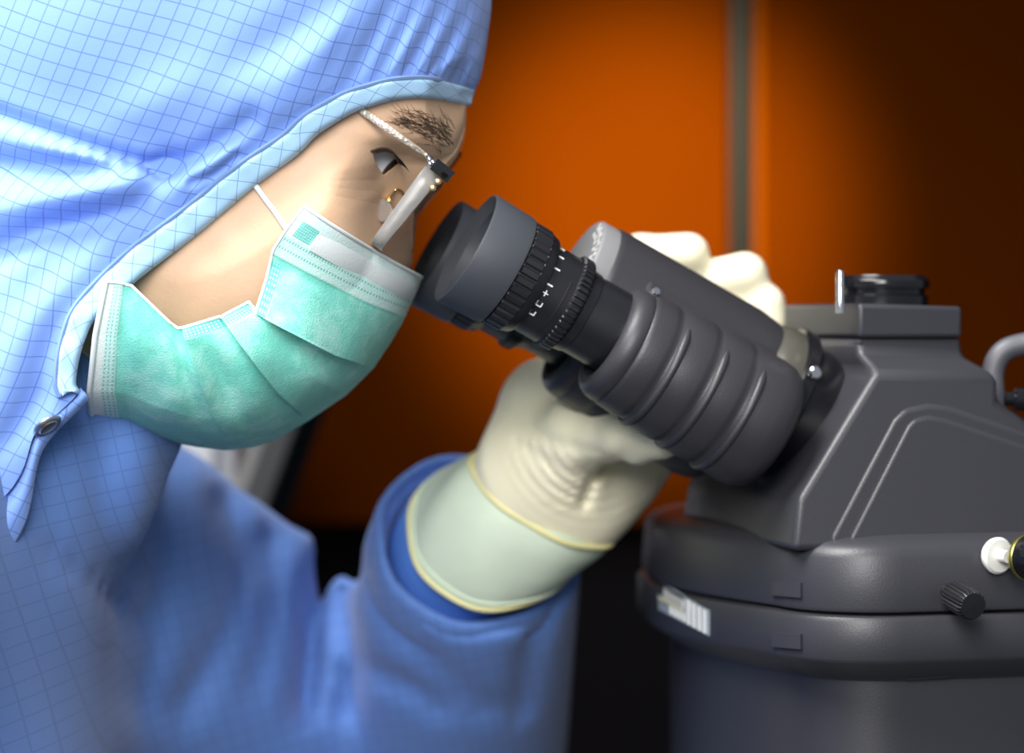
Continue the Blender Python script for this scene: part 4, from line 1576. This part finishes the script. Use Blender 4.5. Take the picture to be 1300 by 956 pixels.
# near hinge block, screws, temple
hb1, hb2 = P(556, 210, yn), P(571, 224, yn)
hd = (P(571, 222, yn) - P(554, 209, yn))
tube('hinge', [P(551, 208, yn), P(573, 226, yn)], 0.0023, M['gloss'], gls, n=4, flat=1.2, flat_dir=(0, 1, 0))
for q in ((545.5, 203), (550, 206.5), (546, 208.5)):
    bm = bmesh.new()
    bmesh.ops.create_icosphere(bm, subdivisions=2, radius=0.00105)
    me = bpy.data.meshes.new('screw')
    bm.to_mesh(me)
    bm.free()
    me.polygons.foreach_set('use_smooth', [True] * len(me.polygons))
    o = link('screw', me, M['mark'] if False else M['chrome'], gls)
    o.location = P(*q, yn - 0.0015) - gls.location
tl = [P(x, y, yy) for x, y, yy in ((541, 196.5, yn - .001), (530, 189, yn - .003), (512, 177, yn - .006), (492, 163, yn - .006), (470, 148, yn - .0035), (450, 135, yn - .0005), (425, 120, yn + .006))]
tube('temple', tl, [0.0006, 0.0009, 0.0011, 0.0012, 0.0012, 0.0012, 0.0012], M['temple'], gls, n=10, flat=0.6, flat_dir=(0, 1, 0))
tube('temple_joint', [P(548, 204, yn), P(541, 196.5, yn - .001)], [0.0011, 0.0008], M['chrome'], gls, n=10)
# the far side end piece and temple
yf = Y0 + 0.058
tube('end_piece', [P(562, 212, yf), P(575, 199, yf), P(584, 192, yf)], [0.0030, 0.0024, 0.0014], M['gloss'], gls, n=4, flat=0.7, flat_dir=(0, 1, 0))
tube('end_plate', [P(560, 207, yf - .004), P(578, 195, yf - .004)], [0.0022, 0.0008], M['chrome'], gls, n=6, flat=0.4, flat_dir=(0, 1, 0))
tube('temple', [P(565, 210, yf), P(541, 196.5, yf + .002), P(492, 165, yf + .006), P(440, 135, yf + .007)], 0.0012, M['temple'], gls, n=10)
# gold fittings drilled through the lens, nose pads on wire arms
for (x, y) in ((556, 231), (549.5, 239)):
    revolve('gold_fitting', [(-0.0002, 0.0013), (0.0012, 0.0013), (0.0014, 0.0009), (0.0014, 0.0)], P(x, y, Y0 - 0.0590), (0, -1, 0), M['gold'], gls, n=6, caps=False)
def fw1(x, y):
    return float(face_w(np.array([float(x)]), np.array([float(y)]))[0])


for sg in (-1, 1):
    pts = []
    for x, y in ((509, 263), (514, 253), (510, 243), (503, 240.5), (497.5, 247), (493, 253)):
        pts.append(P(x, y, Y0 + sg * max(0.0135, fw1(x, y) + 0.0014)))
    arm = spline(pts, 6)
    tube('nose_pad_arm', [Vector(p) for p in arm], 0.00045, M['gold'], gls, n=8)
    wp = fw1(483, 268) + 0.0012
    revolve('nose_pad', [(-0.0006, 0.0028), (-0.0009, 0.0038), (0, 0.0043), (0.0009, 0.0038), (0.0006, 0.0)], P(484, 267, Y0 + sg * wp), (0.35, 0.85 * sg, 0.1), M['silicone'], gls, n=28)
    revolve('pad_mount', [(-0.0012, 0.0006), (0, 0.0014), (0.0012, 0.0006)], P(493, 254, Y0 + sg * (fw1(493, 254) + 0.0018)), (0.2, sg, 0), M['gold'], gls, n=16)
tube('bridge', [P(530, 236, Y0 - 0.011), P(524, 226, Y0 - 0.006), P(523, 222, Y0), P(524, 226, Y0 + 0.006), P(530, 236, Y0 + 0.011)], 0.0006, M['gold'], gls, n=8)
tube('bridge_clip', spline([P(532, 234, Y0 - 0.013), P(530, 238, Y0 - 0.013), P(526, 230, Y0 - 0.0135), P(527, 224, Y0 - 0.0135), P(531, 222, Y0 - 0.0135)], 5), 0.0004, M['gold'], gls, n=8)
